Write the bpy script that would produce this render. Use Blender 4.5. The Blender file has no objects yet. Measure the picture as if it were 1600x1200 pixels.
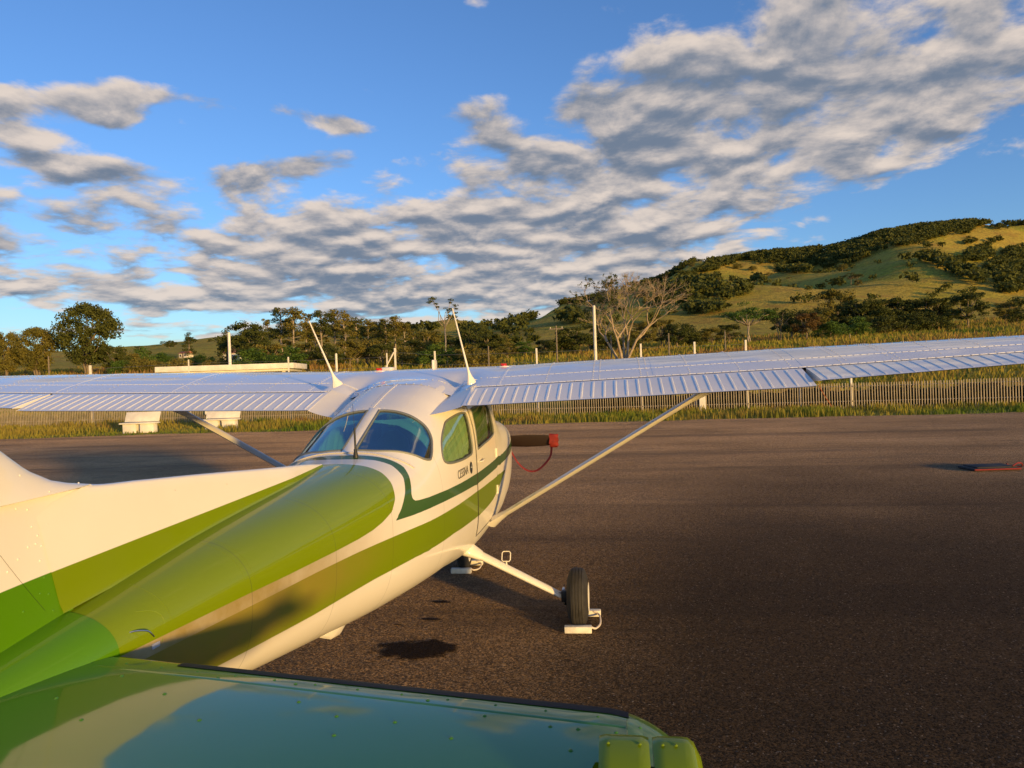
import bpy, bmesh, math, random
import numpy as np
from mathutils import Vector, Matrix
I = .0254
rng = np.random.default_rng(7)
random.seed(7)
S = bpy.context.scene
COL = S.collection

# ------------------------------------------------------------------ camera
CAM = np.array([1.66063, -7.33942, 2.06831])
YAW, PIT, ROL = [math.radians(a) for a in (8.1237, -.66988, 2.00309)]
FPX = 1120.12
FW = np.array([-math.sin(YAW)*math.cos(PIT), math.cos(YAW)*math.cos(PIT), math.sin(PIT)])
_rt = np.array([math.cos(YAW), math.sin(YAW), 0.]); _up = np.cross(_rt, FW)
RT = _rt*math.cos(ROL)-_up*math.sin(ROL); UP = _rt*math.sin(ROL)+_up*math.cos(ROL)
cd = bpy.data.cameras.new('camera'); cam = bpy.data.objects.new('camera', cd); COL.objects.link(cam)
cd.sensor_width = 36; cd.lens = FPX/1600*36; cd.clip_start = .02; cd.clip_end = 20000
cam.matrix_world = Matrix(((RT[0], UP[0], -FW[0], CAM[0]), (RT[1], UP[1], -FW[1], CAM[1]), (RT[2], UP[2], -FW[2], CAM[2]), (0, 0, 0, 1)))
S.camera = cam
S.view_settings.view_transform = 'Standard'; S.view_settings.look = 'None'
S.view_settings.exposure = EXPO = 0.85; S.view_settings.gamma = 1
S.view_settings.use_curve_mapping = False
S.cycles.max_bounces = 8; S.cycles.transparent_max_bounces = 16
S.cycles.use_denoising = True

# ------------------------------------------------------------------ sun and sky
SUN_EL, SUN_AZ = math.radians(5.0), math.radians(135)      # azimuth clockwise from +Y: behind and to the right
sd = np.array([math.sin(SUN_AZ)*math.cos(SUN_EL), math.cos(SUN_AZ)*math.cos(SUN_EL), math.sin(SUN_EL)])
sl = bpy.data.lights.new('sun', 'SUN'); so = bpy.data.objects.new('sun', sl); COL.objects.link(so)
sl.energy = 3.05; sl.angle = math.radians(3.0); sl.color = (1., .62, .18)
so.rotation_mode = 'QUATERNION'; so.rotation_quaternion = Vector(sd).to_track_quat('Z', 'Y')
so.location = tuple(sd*60)

class X:
    """small node-expression helper"""
    nt = None
    def __init__(s, v): s.v = v
    @staticmethod
    def op(o, *a, clamp=False):
        n = X.nt.nodes.new('ShaderNodeMath'); n.operation = o; n.use_clamp = clamp
        for i, q in enumerate(a):
            q = q.v if isinstance(q, X) else q
            if isinstance(q, (int, float)): n.inputs[i].default_value = q
            else: X.nt.links.new(q, n.inputs[i])
        return X(n.outputs[0])
    def __add__(s, o): return X.op('ADD', s, o)
    __radd__ = __add__
    def __mul__(s, o): return X.op('MULTIPLY', s, o)
    __rmul__ = __mul__
    def __sub__(s, o): return X.op('SUBTRACT', s, o)
    def __rsub__(s, o): return X.op('SUBTRACT', o, s)
    def __truediv__(s, o): return X.op('DIVIDE', s, o)
    def ss(s, a, b):
        n = X.nt.nodes.new('ShaderNodeMapRange'); n.interpolation_type = 'SMOOTHSTEP'
        X.nt.links.new(s.v, n.inputs[0]); n.inputs[1].default_value = a; n.inputs[2].default_value = b
        return X(n.outputs[0])
def lk(nt, a, b): nt.links.new(a.v if isinstance(a, X) else a, b)
def mixc(nt, f, a, b, mode='MIX'):
    n = nt.nodes.new('ShaderNodeMix'); n.data_type = 'RGBA'; n.blend_type = mode
    for q, k in ((f, 0), (a, 6), (b, 7)):
        q = q.v if isinstance(q, X) else q
        if isinstance(q, (int, float)): n.inputs[k].default_value = q
        elif isinstance(q, tuple): n.inputs[k].default_value = (*q, 1) if len(q) == 3 else q
        else: nt.links.new(q, n.inputs[k])
    return n.outputs[2]
def noise(nt, vec, scale, detail=4, rough=.55, dist=0., out=0, dims='3D'):
    n = nt.nodes.new('ShaderNodeTexNoise'); n.noise_dimensions = dims
    n.inputs['Scale'].default_value = scale; n.inputs['Detail'].default_value = detail
    n.inputs['Roughness'].default_value = rough; n.inputs['Distortion'].default_value = dist
    if vec is not None: lk(nt, vec, n.inputs['Vector'])
    return X(n.outputs[0]) if out == 0 else n.outputs[1]

w = bpy.data.worlds.new('World'); S.world = w; w.use_nodes = True
nt = w.node_tree; nt.nodes.clear(); X.nt = nt
out = nt.nodes.new('ShaderNodeOutputWorld'); bg = nt.nodes.new('ShaderNodeBackground')
lk(nt, bg.outputs[0], out.inputs[0])
sky = nt.nodes.new('ShaderNodeTexSky'); sky.sky_type = 'NISHITA'; sky.sun_disc = False
sky.sun_elevation = SUN_EL; sky.sun_rotation = SUN_AZ; sky.altitude = 700; sky.air_density = 1.; sky.dust_density = .6; sky.ozone_density = 2.2
bg.inputs[1].default_value = SKY_K = .12
tc = nt.nodes.new('ShaderNodeTexCoord'); sx = nt.nodes.new('ShaderNodeSeparateXYZ'); lk(nt, tc.outputs['Generated'], sx.inputs[0])
dx, dy, dz = X(sx.outputs[0]), X(sx.outputs[1]), X(sx.outputs[2])
az = X.op('ARCTAN2', dx, dy); el = X.op('ARCSINE', dz)
def combine(a, b, c=0.):
    n = nt.nodes.new('ShaderNodeCombineXYZ')
    for i, q in enumerate((a, b, c)):
        if isinstance(q, X): lk(nt, q, n.inputs[i])
        else: n.inputs[i].default_value = q
    return n.outputs[0]
den = X.op('MAXIMUM', dz, 0.) + .18
px, py = dx/den, dy/den
def cloud_noise(k, ox=0., oy=0.):
    v = combine(px*k+(3.7+ox), py*k+(1.3+oy), 0.)
    a = noise(nt, v, 4.2, 10, .60, .2)
    b = noise(nt, v, 1.5, 3, .5, .0)
    vo_ = nt.nodes.new('ShaderNodeTexVoronoi'); vo_.feature = 'SMOOTH_F1'; vo_.inputs['Scale'].default_value = 6.5; vo_.inputs['Smoothness'].default_value = .6
    wv = nt.nodes.new('ShaderNodeVectorMath'); wv.operation = 'MULTIPLY_ADD'; lk(nt, noise(nt, v, 5., 3, .5, out=1), wv.inputs[0]); wv.inputs[1].default_value = (.22, .22, 0); lk(nt, v, wv.inputs[2]); lk(nt, wv.outputs[0], vo_.inputs['Vector'])
    return .5+(a-.5)*1.05+(b-.5)*.65+(.40-X(vo_.outputs['Distance']))*.34
# where the weather has massed or cleared: broad cells of cover in azimuth / elevation (radians)
def pix(u, v):
    d = FW+RT*(u-800)/FPX-UP*(v-600)/FPX; d = d/np.linalg.norm(d)
    return math.atan2(d[0], d[1]), math.asin(d[2])
CELLS = [  # u, v, half width, half height, tilt deg, amount
 (1250, 110, 420, 120, 6, .19), (1480, 180, 260, 75, -12, .20), (930, 20, 150, 50, 0, .20), (1060, 90, 160, 60, 20, .10), (1080, 245, 240, 40, 0, .12),
 (930, 165, 60, 22, 0, .26), (1050, 170, 55, 26, 0, .2),
 (900, 400, 500, 90, 5, .20), (330, 430, 640, 66, 0, .18), (330, 335, 430, 45, -2, .10), (720, 290, 280, 60, 6, .08), (1190, 335, 150, 34, 8, .12), (700, 462, 480, 36, 1, .14),
 (45, 160, 70, 34, 8, .320), (160, 178, 44, 30, 0, .304), (285, 155, 105, 20, -10, .368), (395, 112, 32, 20, -10, .304), (300, 200, 62, 15, 0, .240), (560, 137, 34, 10, -8, .304), (395, 73, 34, 7, 0, .272), (310, 100, 40, 9, 0, .200),
 (480, 178, 72, 15, -8, .336), (535, 195, 44, 17, -8, .272), (745, 160, 75, 26, 10, .320), (710, 205, 75, 26, 0, .240), (640, 245, 90, 24, 0, .240), (715, 5, 50, 14, 0, .240), (815, 92, 50, 14, 0, .160), (260, 275, 90, 26, 0, .240), (430, 262, 50, 20, 0, .240), (510, 245, 50, 22, 0, .240), (80, 255, 90, 14, 0, .208), (70, 215, 60, 10, 0, .176),
 (300, 170, 520, 110, 0, -.13), (640, 190, 200, 80, 0, -.07),
 (380, 20, 480, 60, 0, -.22), (640, 80, 190, 60, 0, -.18), (1500, 330, 200, 60, 12, -.42), (1390, 385, 120, 40, 0, -.28), (130, 95, 160, 30, 0, -.16), (820, 130, 70, 50, 0, -.12), (230, 498, 330, 11, 0, -.16), (150, 235, 190, 10, 0, -.10), (390, 222, 140, 14, 0, -.22)]
cover = None
for (u, v, hw, hh, tilt, amt) in CELLS:
    a0, e0 = pix(u, v); c_, s_ = math.cos(math.radians(tilt)), math.sin(math.radians(tilt))
    A = az-a0; B = el-e0
    g = (A*c_+B*s_)*(FPX/hw); h = (B*c_-A*s_)*(FPX/hh)
    q = X.op('EXPONENT', (g*g+h*h)*-.7)*amt
    cover = q if cover is None else cover+q
n0 = cloud_noise(1.); n1 = cloud_noise(.97)
d0 = n0+cover; d1 = n1+cover
d0 = d0-.05; d1 = d1-.05
alpha = d0.ss(.49, .70)
thick = d0.ss(.56, .90)
lit = ((n0-n1)*5.6+.30-thick*.60)
fine = noise(nt, combine(px*1., py*1., 0.), 7., 5, .6)
big_ = noise(nt, combine(px*1.+9.1, py*1., 0.), 1.3, 3, .5)
lit = lit+(fine-.5)*1.0+(big_-.5)*2.2
lit = lit.ss(-1.15, 1.35)
K = 1/SKY_K
cl_sh = tuple(c*K for c in (.092, .118, .162)); cl_li = tuple(c*K for c in (.43, .37, .325))
ccol = mixc(nt, lit, cl_sh, cl_li)
low = el.ss(.0, .16)
skyc = mixc(nt, 1., sky.outputs[0], (.82, 1.02, 1.42), 'MULTIPLY')
fin_ = mixc(nt, alpha*(low*.12+.86)*dz.ss(-.002, .004), skyc, ccol)
lk(nt, fin_, bg.inputs[0])
w.cycles.sampling_method = 'MANUAL'; w.cycles.sample_map_resolution = 512

# ------------------------------------------------------------------ mesh helpers
class MB:
    def __init__(s): s.v = []; s.f = []
    def add(s, V, F):
        o = len(s.v); s.v.extend([tuple(map(float, p)) for p in V]); s.f.extend([tuple(i+o for i in f) for f in F]); return s
    def box(s, c, h, R=None, bev=0.):
        c = np.array(c, float); h = np.array(h, float)
        R = np.eye(3) if R is None else np.array(R, float)
        if bev:
            b = min(bev, *(h*.9)); V = []; F = []
            bm = bmesh.new(); bmesh.ops.create_cube(bm, size=2)
            for q in bm.verts: q.co = Vector((q.co.x*h[0], q.co.y*h[1], q.co.z*h[2]))
            bmesh.ops.bevel(bm, geom=bm.edges[:], offset=b, segments=2, affect='EDGES', profile=.5)
            bm.verts.index_update()
            V = [c+R@np.array(q.co) for q in bm.verts]; F = [[q.index for q in f.verts] for f in bm.faces]; bm.free()
            return s.add(V, F)
        V = [c+R@(h*np.array(q)) for q in [(-1,-1,-1),(1,-1,-1),(1,1,-1),(-1,1,-1),(-1,-1,1),(1,-1,1),(1,1,1),(-1,1,1)]]
        return s.add(V, [(0,3,2,1),(4,5,6,7),(0,1,5,4),(1,2,6,5),(2,3,7,6),(3,0,4,7)])
    def tube(s, P, r, n=8, cap=True, flat=None):
        P = [np.array(p, float) for p in P]; m = len(P)
        r = [r]*m if isinstance(r, (int, float)) else r
        V = []; a = None
        for i in range(m):
            t = P[min(i+1, m-1)]-P[max(i-1, 0)]; t = t/(np.linalg.norm(t)+1e-12)
            if a is None:
                a = np.cross(t, (0, 0, 1.)) if flat is None else np.array(flat, float)
                if np.linalg.norm(a) < 1e-4: a = np.array((1., 0, 0))
            a = a-t*(a@t); a /= np.linalg.norm(a); b = np.cross(t, a)
            ra, rb = (r[i] if isinstance(r[i], (tuple, list)) else (r[i], r[i]))
            for k in range(n):
                th = 2*math.pi*k/n; V.append(P[i]+a*ra*math.cos(th)+b*rb*math.sin(th))
        F = [(i*n+k, i*n+(k+1) % n, (i+1)*n+(k+1) % n, (i+1)*n+k) for i in range(m-1) for k in range(n)]
        if cap: F += [tuple(range(n-1, -1, -1)), tuple((m-1)*n+k for k in range(n))]
        return s.add(V, F)
    def lathe(s, prof, c, ax, n=32):
        """prof: (axial, radius)"""
        c = np.array(c, float); ax = np.array(ax, float); ax /= np.linalg.norm(ax)
        a = np.cross(ax, (0, 0, 1.)); 
        if np.linalg.norm(a) < 1e-3: a = np.array((1., 0, 0))
        a /= np.linalg.norm(a); b = np.cross(ax, a); V = []; m = len(prof)
        for (h, r) in prof:
            for k in range(n):
                th = 2*math.pi*k/n; V.append(c+ax*h+(a*math.cos(th)+b*math.sin(th))*r)
        F = [(i*n+k, i*n+(k+1) % n, (i+1)*n+(k+1) % n, (i+1)*n+k) for i in range(m-1) for k in range(n)]
        return s.add(V, F)
    def grid(s, G, closed_v=False):
        G = np.asarray(G, float); m, n = G.shape[:2]
        F = [(i*n+k, i*n+(k+1) % n, (i+1)*n+(k+1) % n, (i+1)*n+k) for i in range(m-1) for k in range(n if closed_v else n-1)]
        return s.add(G.reshape(-1, 3), F)
    def mesh(s, name, smooth=True):
        me = bpy.data.meshes.new(name); me.from_pydata(s.v, [], s.f); me.validate(); me.update()
        if smooth:
            me.polygons.foreach_set('use_smooth', [True]*len(me.polygons))
        return me
def fixn(me):
    bm = bmesh.new(); bm.from_mesh(me); bmesh.ops.recalc_face_normals(bm, faces=bm.faces[:]); bm.to_mesh(me); bm.free()
def obj(name, mb, mat, parent=None, smooth=True, angle=35, loc=None, norm=True):
    me = mb.mesh(name, smooth) if isinstance(mb, MB) else mb
    if norm and isinstance(mb, MB): fixn(me)
    if smooth and angle: me.set_sharp_from_angle(angle=math.radians(angle))
    if mat is not None and not me.materials: me.materials.append(mat)
    o = bpy.data.objects.new(name, me); COL.objects.link(o)
    if parent: o.parent = parent
    if loc is not None: o.location = loc
    return o
def tag(o, label=None, cat=None, group=None, kind=None):
    if label: o['label'] = label
    if cat: o['category'] = cat
    if group: o['group'] = group
    if kind: o['kind'] = kind
    return o
def thing(name, label, cat, loc=(0, 0, 0), rz=0., group=None):
    o = bpy.data.objects.new(name, None); COL.objects.link(o); o.location = loc; o.rotation_euler = (0, 0, rz)
    o.empty_display_size = .1
    return tag(o, label, cat, group)
def big_mesh(name, V, F, attrs=None, smooth=False):
    """V (n,3), F (m,k) arrays"""
    me = bpy.data.meshes.new(name); V = np.asarray(V, np.float32); F = np.asarray(F, np.int32); k = F.shape[1]
    me.vertices.add(len(V)); me.vertices.foreach_set('co', V.ravel())
    me.loops.add(F.size); me.loops.foreach_set('vertex_index', F.ravel())
    me.polygons.add(len(F)); me.polygons.foreach_set('loop_start', np.arange(0, F.size, k, dtype=np.int32))
    me.update(calc_edges=True)
    if smooth: me.polygons.foreach_set('use_smooth', np.ones(len(F), bool))
    for nm, a in (attrs or {}).items():
        at = me.attributes.new(nm, 'FLOAT', 'POINT'); at.data.foreach_set('value', np.asarray(a, np.float32))
    return me
def mat(name, col=(.5, .5, .5), rough=.5, metal=0., coat=0., spec=.5, var=0., vscale=6., bump=0., bscale=40., coatr=.04, trans=0.):
    m = bpy.data.materials.new(name); m.use_nodes = True; nt = m.node_tree; p = nt.nodes['Principled BSDF']; X.nt = nt
    p.inputs['Base Color'].default_value = (*col, 1); p.inputs['Roughness'].default_value = rough; p.inputs['Metallic'].default_value = metal
    p.inputs['Coat Weight'].default_value = coat; p.inputs['Coat Roughness'].default_value = coatr; p.inputs['Specular IOR Level'].default_value = spec
    if var or bump:
        tc = nt.nodes.new('ShaderNodeTexCoord')
    if var:
        n = noise(nt, tc.outputs['Object'], vscale, 5, .6)
        lk(nt, mixc(nt, n.ss(.3, .7), tuple(c*(1-var) for c in col), tuple(min(1, c*(1+var)) for c in col)), p.inputs['Base Color'])
        lk(nt, n*(.3*rough)+rough*.85, p.inputs['Roughness'])
    if bump:
        n = noise(nt, tc.outputs['Object'], bscale, 4, .6); b = nt.nodes.new('ShaderNodeBump'); b.inputs['Strength'].default_value = bump
        b.inputs['Distance'].default_value = .01
        lk(nt, n, b.inputs['Height']); lk(nt, b.outputs[0], p.inputs['Normal'])
    return m
def ray(u, v): return FW+RT*(u-800)/FPX-UP*(v-600)/FPX
def at(u, v, depth): return CAM+depth*ray(u, v)
# ------------------------------------------------------------------ aeroplane body: sections along the fuselage station
# FS : w, zt, zb, zc, nu, nl
T=np.array([
(-44,.20,1.42,1.1,1.27,2.2,2.2),
(-42,.30,1.48,1.0,1.27,2.4,2.4),
(-38,.42,1.55,0.88,1.26,2.8,2.8),
(-25,.49,1.60,0.74,1.22,3.2,3.2),
(0,.545,1.66,0.64,1.2,3.4,3.6),
(12,.55,1.72,0.605,1.2,3.4,4),
(20,.55,1.84,0.59,1.2,3.6,4),
(30,.55,2.04,0.575,1.2,4.2,4),
(45,.55,2.10,0.565,1.2,4.6,4),
(60,.55,2.075,0.575,1.2,3.6,4),
(74,.55,2.035,0.6,1.2,3.0,3.8),
(85,.548,1.975,0.63,1.2,2.8,3.6),
(92,.545,1.925,0.65,1.2,2.7,3.5),
(100,.538,1.862,0.662,1.21,2.65,3.4),
(110,.525,1.752,0.676,1.22,2.6,3.2),
(117,.512,1.668,0.688,1.23,2.65,3.1),
(121,.504,1.628,0.695,1.24,2.65,3.05),
(126,.49,1.610,0.705,1.245,2.6,3.0),
(137,.455,1.592,0.728,1.255,2.6,2.9),
(160,.38,1.553,0.8,1.265,2.4,2.7),
(185,.305,1.505,0.89,1.28,2.3,2.6),
(213,.215,1.425,1.02,1.29,2.2,2.4),
(230,.16,1.375,1.08,1.285,2.1,2.2),
(250,.10,1.345,1.16,1.285,2.0,2.0),
(268,.05,1.32,1.22,1.285,2.0,2.0)])
def pchip(x,y):
    h=np.diff(x);d=np.diff(y)/h;m=np.zeros_like(y)
    for i in range(1,len(x)-1):
        if d[i-1]*d[i]>0:
            w1=2*h[i]+h[i-1];w2=h[i]+2*h[i-1];m[i]=(w1+w2)/(w1/d[i-1]+w2/d[i])
    m[0]=d[0];m[-1]=d[-1]
    def f(q):
        q=np.clip(q,x[0],x[-1]);i=np.clip(np.searchsorted(x,q)-1,0,len(h)-1);t=(q-x[i])/h[i]
        return (2*t**3-3*t**2+1)*y[i]+(t**3-2*t**2+t)*h[i]*m[i]+(-2*t**3+3*t**2)*y[i+1]+(t**3-t**2)*h[i]*m[i+1]
    return f
FN=[pchip(T[:,0],T[:,k]) for k in range(1,7)]
def sec(s): return [f(np.asarray(s,float)) for f in FN]
def surf(s,th,off=0.):
    """th: 0 top, pi/2 right side, pi bottom, 2pi.. ; returns xyz"""
    w,zt,zb,zc,nu,nl=sec(s)
    c=np.cos(th);sn=np.sin(th)
    n=np.where(c>=0,nu,nl);h=np.where(c>=0,zt-zc,zc-zb)
    x=(w+off)*np.sign(sn)*np.abs(sn)**(2/n);z=zc+(h+off)*np.sign(c)*np.abs(c)**(2/n)
    return np.stack([x,-np.asarray(s)*I+0*x,z],-1)
def param(p):
    s=-p[...,1]/I
    w,zt,zb,zc,nu,nl=sec(s);up=p[...,2]>=zc
    n=np.where(up,nu,nl);h=np.where(up,zt-zc,zc-zb)
    a=(np.abs(p[...,0])/w)**(n/2);b=(np.abs(p[...,2]-zc)/h)**(n/2)
    return s,np.arctan2(a,np.where(up,b,-b))
_S = np.arange(-44, 268.01, .5); _TH = np.linspace(0, math.pi, 1501)
_P = surf(_S[:, None], _TH[None, :]); _L = np.concatenate([np.zeros((len(_S), 1)), np.cumsum(np.linalg.norm(np.diff(_P, axis=1), axis=2), 1)], 1)
def girth(s, th):
    s = np.clip(np.asarray(s, float), -44, 267.9); th = np.asarray(th, float)
    fi = (s+44)/.5; i = fi.astype(int); a = fi-i; fj = np.clip(th/math.pi*1500, 0, 1499.99); j = fj.astype(int); b = fj-j
    return (1-a)*((1-b)*_L[i, j]+b*_L[i, j+1])+a*((1-b)*_L[i+1, j]+b*_L[i+1, j+1])
def theta_of(s, r):
    i = np.clip(np.round((s+44)/.5).astype(int), 0, len(_S)-1)
    return np.array([np.interp(r*_L[k, -1], _L[k], _TH) for k in np.atleast_1d(i)])
def unroll(p):
    p = np.asarray(p, float).copy(); p[..., 0] = np.abs(p[..., 0])
    s, th = param(p); return np.stack([p[..., 1], girth(s, th)], -1)
def catmull(P, n=8, closed=True):
    P = np.asarray(P, float); m = len(P); out = []
    for i in range(m if closed else m-1):
        q = [P[(i+k) % m] if closed else P[min(max(i+k, 0), m-1)] for k in (-1, 0, 1, 2)]
        for t in np.arange(n)/n:
            out.append(.5*(2*q[1]+(q[2]-q[0])*t+(2*q[0]-5*q[1]+4*q[2]-q[3])*t*t+(3*q[1]-q[0]-3*q[2]+q[3])*t**3))
    if not closed: out.append(P[-1])
    return np.array(out)
def subdiv(P, n=6):
    P = np.asarray(P, float); return np.concatenate([P[i]+(P[(i+1) % len(P)]-P[i])*np.arange(n)[:, None]/n for i in range(len(P))])
def sdf(Q, poly):
    """signed distance, positive inside"""
    Q = np.asarray(Q, float); D = np.full(len(Q), 1e9); ins = np.zeros(len(Q), bool)
    lo = poly.min(0)-.15; hi = poly.max(0)+.15; k = np.all((Q > lo) & (Q < hi), 1); q = Q[k]; d = np.full(len(q), 1e9); c = np.zeros(len(q), bool)
    for i in range(len(poly)):
        a = poly[i]; b = poly[(i+1) % len(poly)]; e = b-a; L = e@e
        if L < 1e-14: continue
        t = np.clip(((q-a)@e)/L, 0, 1); d = np.minimum(d, np.hypot(*(q-a-t[:, None]*e).T))
        cond = (a[1] > q[:, 1]) != (b[1] > q[:, 1]); c ^= cond & (q[:, 0] < e[0]*(q[:, 1]-a[1])/(e[1] if abs(e[1]) > 1e-12 else 1e-12)+a[0])
    D[k] = d; ins[k] = c; D = np.minimum(D, .15); return np.where(ins, D, -D)
def P3(L):
    """(x, FS, z) rows to xyz"""
    L = np.asarray(L, float); return np.stack([L[:, 0], -L[:, 1]*I, L[:, 2]], 1)
def onsurf(x, fs, top=True):
    w_, zt, zb_, zc, nu, nl = [float(q) for q in sec(fs)]
    return zc+(zt-zc)*(1-min(1, abs(x)/w_)**nu)**(1/nu)
def on_side(fs, z):
    w_, zt, zb_, zc, nu, nl = [float(q) for q in sec(fs)]
    n_, h_ = (nu, zt-zc) if z >= zc else (nl, zc-zb_)
    return w_*max(0., 1-min(1., abs(z-zc)/h_)**n_)**(1/n_)
# ---- outlines on the skin (x, station, height), right half
side = lambda L: [(on_side(f, z), f, z) for f, z in L]
top = lambda L: [(x, f, onsurf(x, f)) for x, f in L]
POLY_BAND = P3(side([(-40, 1.335), (12, 1.313), (45, 1.297), (68, 1.297), (88, 1.307), (104, 1.319), (120, 1.336), (125.5, 1.345), (127.8, 1.352), (128.9, 1.367), (129, 1.39), (127.2, 1.435), (124.9, 1.485)]) + top([(.374, 123.0), (.283, 123.0), (.142, 123.6), (0, 123.8), (-.2, 123.8), (-.2, 128.6), (0, 128.6), (.103, 128.2), (.222, 126.4), (.324, 125.9)]) + side([(127.6, 1.492), (131.6, 1.416), (136, 1.34), (139.5, 1.293), (130.3, 1.277), (110, 1.257), (90, 1.236), (68.5, 1.213), (45, 1.215), (13, 1.227), (-40, 1.25)]))
POLY_LIME = P3(top([(-.2, 134.6), (0, 134.6), (.145, 133.8), (.224, 133.2), (.319, 133.2)]) + side([(134.7, 1.483), (137.4, 1.404), (140.7, 1.348), (145.5, 1.318), (150, 1.301), (156, 1.291), (165, 1.287), (180, 1.287), (191, 1.29), (213, 1.29), (266, 1.285)]) + [(-.05, 266, 1.322)] + top([(-.2, 240), (-.2, 190), (-.2, 150)]))
POLY_ST2 = P3(side([(8, 1.13), (14, 1.135), (40, 1.142), (69, 1.157), (97, 1.172), (115, 1.184), (132, 1.204), (149, 1.222), (157, 1.229), (172, 1.237), (190, 1.241), (215, 1.248), (240, 1.26), (264, 1.265), (264, 1.235), (240, 1.185), (215, 1.10), (194, 1.072), (184, 1.062), (172, 1.048), (161, 1.044), (149, 1.04), (128, 1.02), (97.6, .992), (69, .955), (50, .955), (40, .966), (28, 1.01), (18, 1.07)]))
REARWIN = catmull(P3(top([(.042, 119.2), (.042, 110), (.042, 101.4), (.046, 100.5), (.12, 100.4), (.20, 100.6), (.285, 100.9)]) + side([(101.5, 1.743), (103.5, 1.667), (107.4, 1.588), (110., 1.55), (111.4, 1.543)]) + top([(.435, 113.6), (.38, 115.8), (.295, 117.9), (.18, 119.8), (.10, 120.), (.046, 120.0)])), 6)
SIDEWIN = catmull(P3(side([(92.8, 1.716), (89, 1.752), (82, 1.777), (76.5, 1.790), (72.2, 1.790), (70.6, 1.772), (71.2, 1.68), (71.8, 1.54), (73.6, 1.478), (78, 1.466), (86, 1.463), (96.3, 1.474), (101.6, 1.493), (103.2, 1.529), (100.6, 1.61), (97, 1.668)])), 6)
DOORWIN = catmull(P3(side([(62.8, 1.81), (50, 1.83), (43, 1.82), (38.6, 1.74), (35, 1.63), (34, 1.555), (36.5, 1.532), (44, 1.513), (55, 1.498), (63, 1.486), (64.8, 1.50), (64.8, 1.64), (64, 1.78)])), 6)
WINDSH = P3(top([(-.25, 13.2), (0, 13.2), (.2, 13.6), (.36, 15)]) + side([(18.5, 1.60), (26, 1.62), (29, 1.75), (29, 1.9)]) + top([(.35, 28.2), (.2, 27.6), (0, 27.6), (-.25, 27.6)]))
U_ = lambda P, n=6: unroll(subdiv(P, n))
def U_signed(P, n=6):
    """as unroll, but the girth of points left of the centreline counts negative"""
    P = subdiv(P, n); q = unroll(P); q[:, 1] *= np.where(P[:, 0] < 0, -1, 1); return q
UB, UL, US = U_signed(POLY_BAND), U_signed(POLY_LIME), U_(POLY_ST2)
URW, USW, UDW, UWS = unroll(REARWIN), unroll(SIDEWIN), unroll(DOORWIN), U_signed(WINDSH)
HOLES = (URW, USW, UDW, UWS)
def body_grid(ss, K, off=0.):
    th = np.stack([theta_of(s, np.linspace(0, 1, K)) for s in ss])
    if th.ndim == 3: th = th[:, 0]
    R_ = surf(np.asarray(ss)[:, None], th, off)
    Lf = R_[:, 1:-1][:, ::-1]*np.array([-1, 1, 1]); G = np.concatenate([R_, Lf], 1); return G
def theta_of(s, r):
    k = int(np.clip(round((s+44)/.5), 0, len(_S)-1)); return np.interp(r*_L[k, -1], _L[k], _TH)
def grid_faces(m, n):
    a = np.arange(m-1)[:, None]*n; k = np.arange(n)[None, :]; k2 = (k+1) % n
    return np.stack([a+k, a+k2, a+n+k2, a+n+k], -1).reshape(-1, 4)
def clip(V, F, d):
    """keep the part of a quad mesh where d > 0, cutting the crossed quads along d = 0"""
    pos = d > 0; nf = pos[F].sum(1); keep = [tuple(f) for f in F[nf == 4]]; V = list(map(tuple, V)); cache = {}
    def cut(a, b):
        k = (min(a, b), max(a, b))
        if k not in cache:
            t = d[a]/(d[a]-d[b]); cache[k] = len(V); V.append(tuple(np.array(V[a])*(1-t)+np.array(V[b])*t))
        return cache[k]
    for f in F[(nf > 0) & (nf < 4)]:
        q = []
        for i in range(4):
            a, b = f[i], f[(i+1) % 4]
            if pos[a]: q.append(a)
            if pos[a] != pos[b]: q.append(cut(a, b))
        if len(q) > 2: keep.append(tuple(q))
    used = sorted({i for f in keep for i in f}); mp = {a: b for b, a in enumerate(used)}
    return [V[i] for i in used], [tuple(mp[i] for i in f) for f in keep]
def skin_patch(ss, K, holes=(), inside_of=None, grow=0., off=0.):
    G = body_grid(ss, K, off); m, n = G.shape[:2]; V = G.reshape(-1, 3); F = grid_faces(m, n)
    Q = unroll(V-0); d = np.full(len(V), 1.)
    for h in holes: d = np.minimum(d, -sdf(Q, h))
    if inside_of is not None: d = np.minimum(d, sdf(Q, inside_of)+grow)
    return clip(V, F, d)

# ------------------------------------------------------------------ aeroplane materials
PAINT = dict(rough=.38, coat=.6, coatr=.03, spec=.05)
def dirt(m, amt=.12, sc=2.3):
    """faint uneven weathering of the paint"""
    nt = m.node_tree; X.nt = nt; p = nt.nodes['Principled BSDF']; tc = nt.nodes.new('ShaderNodeTexCoord')
    n = noise(nt, tc.outputs['Object'], sc, 6, .62); src_ = p.inputs['Base Color']
    base = src_.links[0].from_socket if src_.is_linked else tuple(src_.default_value)[:3]
    f = n.ss(.35, .75)*amt
    lk(nt, mixc(nt, f, base, (.24, .20, .11)), src_)
    n2 = noise(nt, tc.outputs['Object'], 9., 4, .6)
    lk(nt, n2*.08+.015, p.inputs['Coat Roughness'])
    n3 = noise(nt, tc.outputs['Object'], 3.2, 2, .5); b = nt.nodes.new('ShaderNodeBump'); b.inputs['Strength'].default_value = .17; b.inputs['Distance'].default_value = .006
    lk(nt, n3, b.inputs['Height']); lk(nt, b.outputs[0], p.inputs['Coat Normal']); lk(nt, b.outputs[0], p.inputs['Normal'])
    return m
WHITE = (.80, .75, .67); LIME = (.168, .243, .0); GREEN = (.080, .225, .001); DKGRN = (.045, .115, .032); STAB = (.052, .190, .012)
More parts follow.
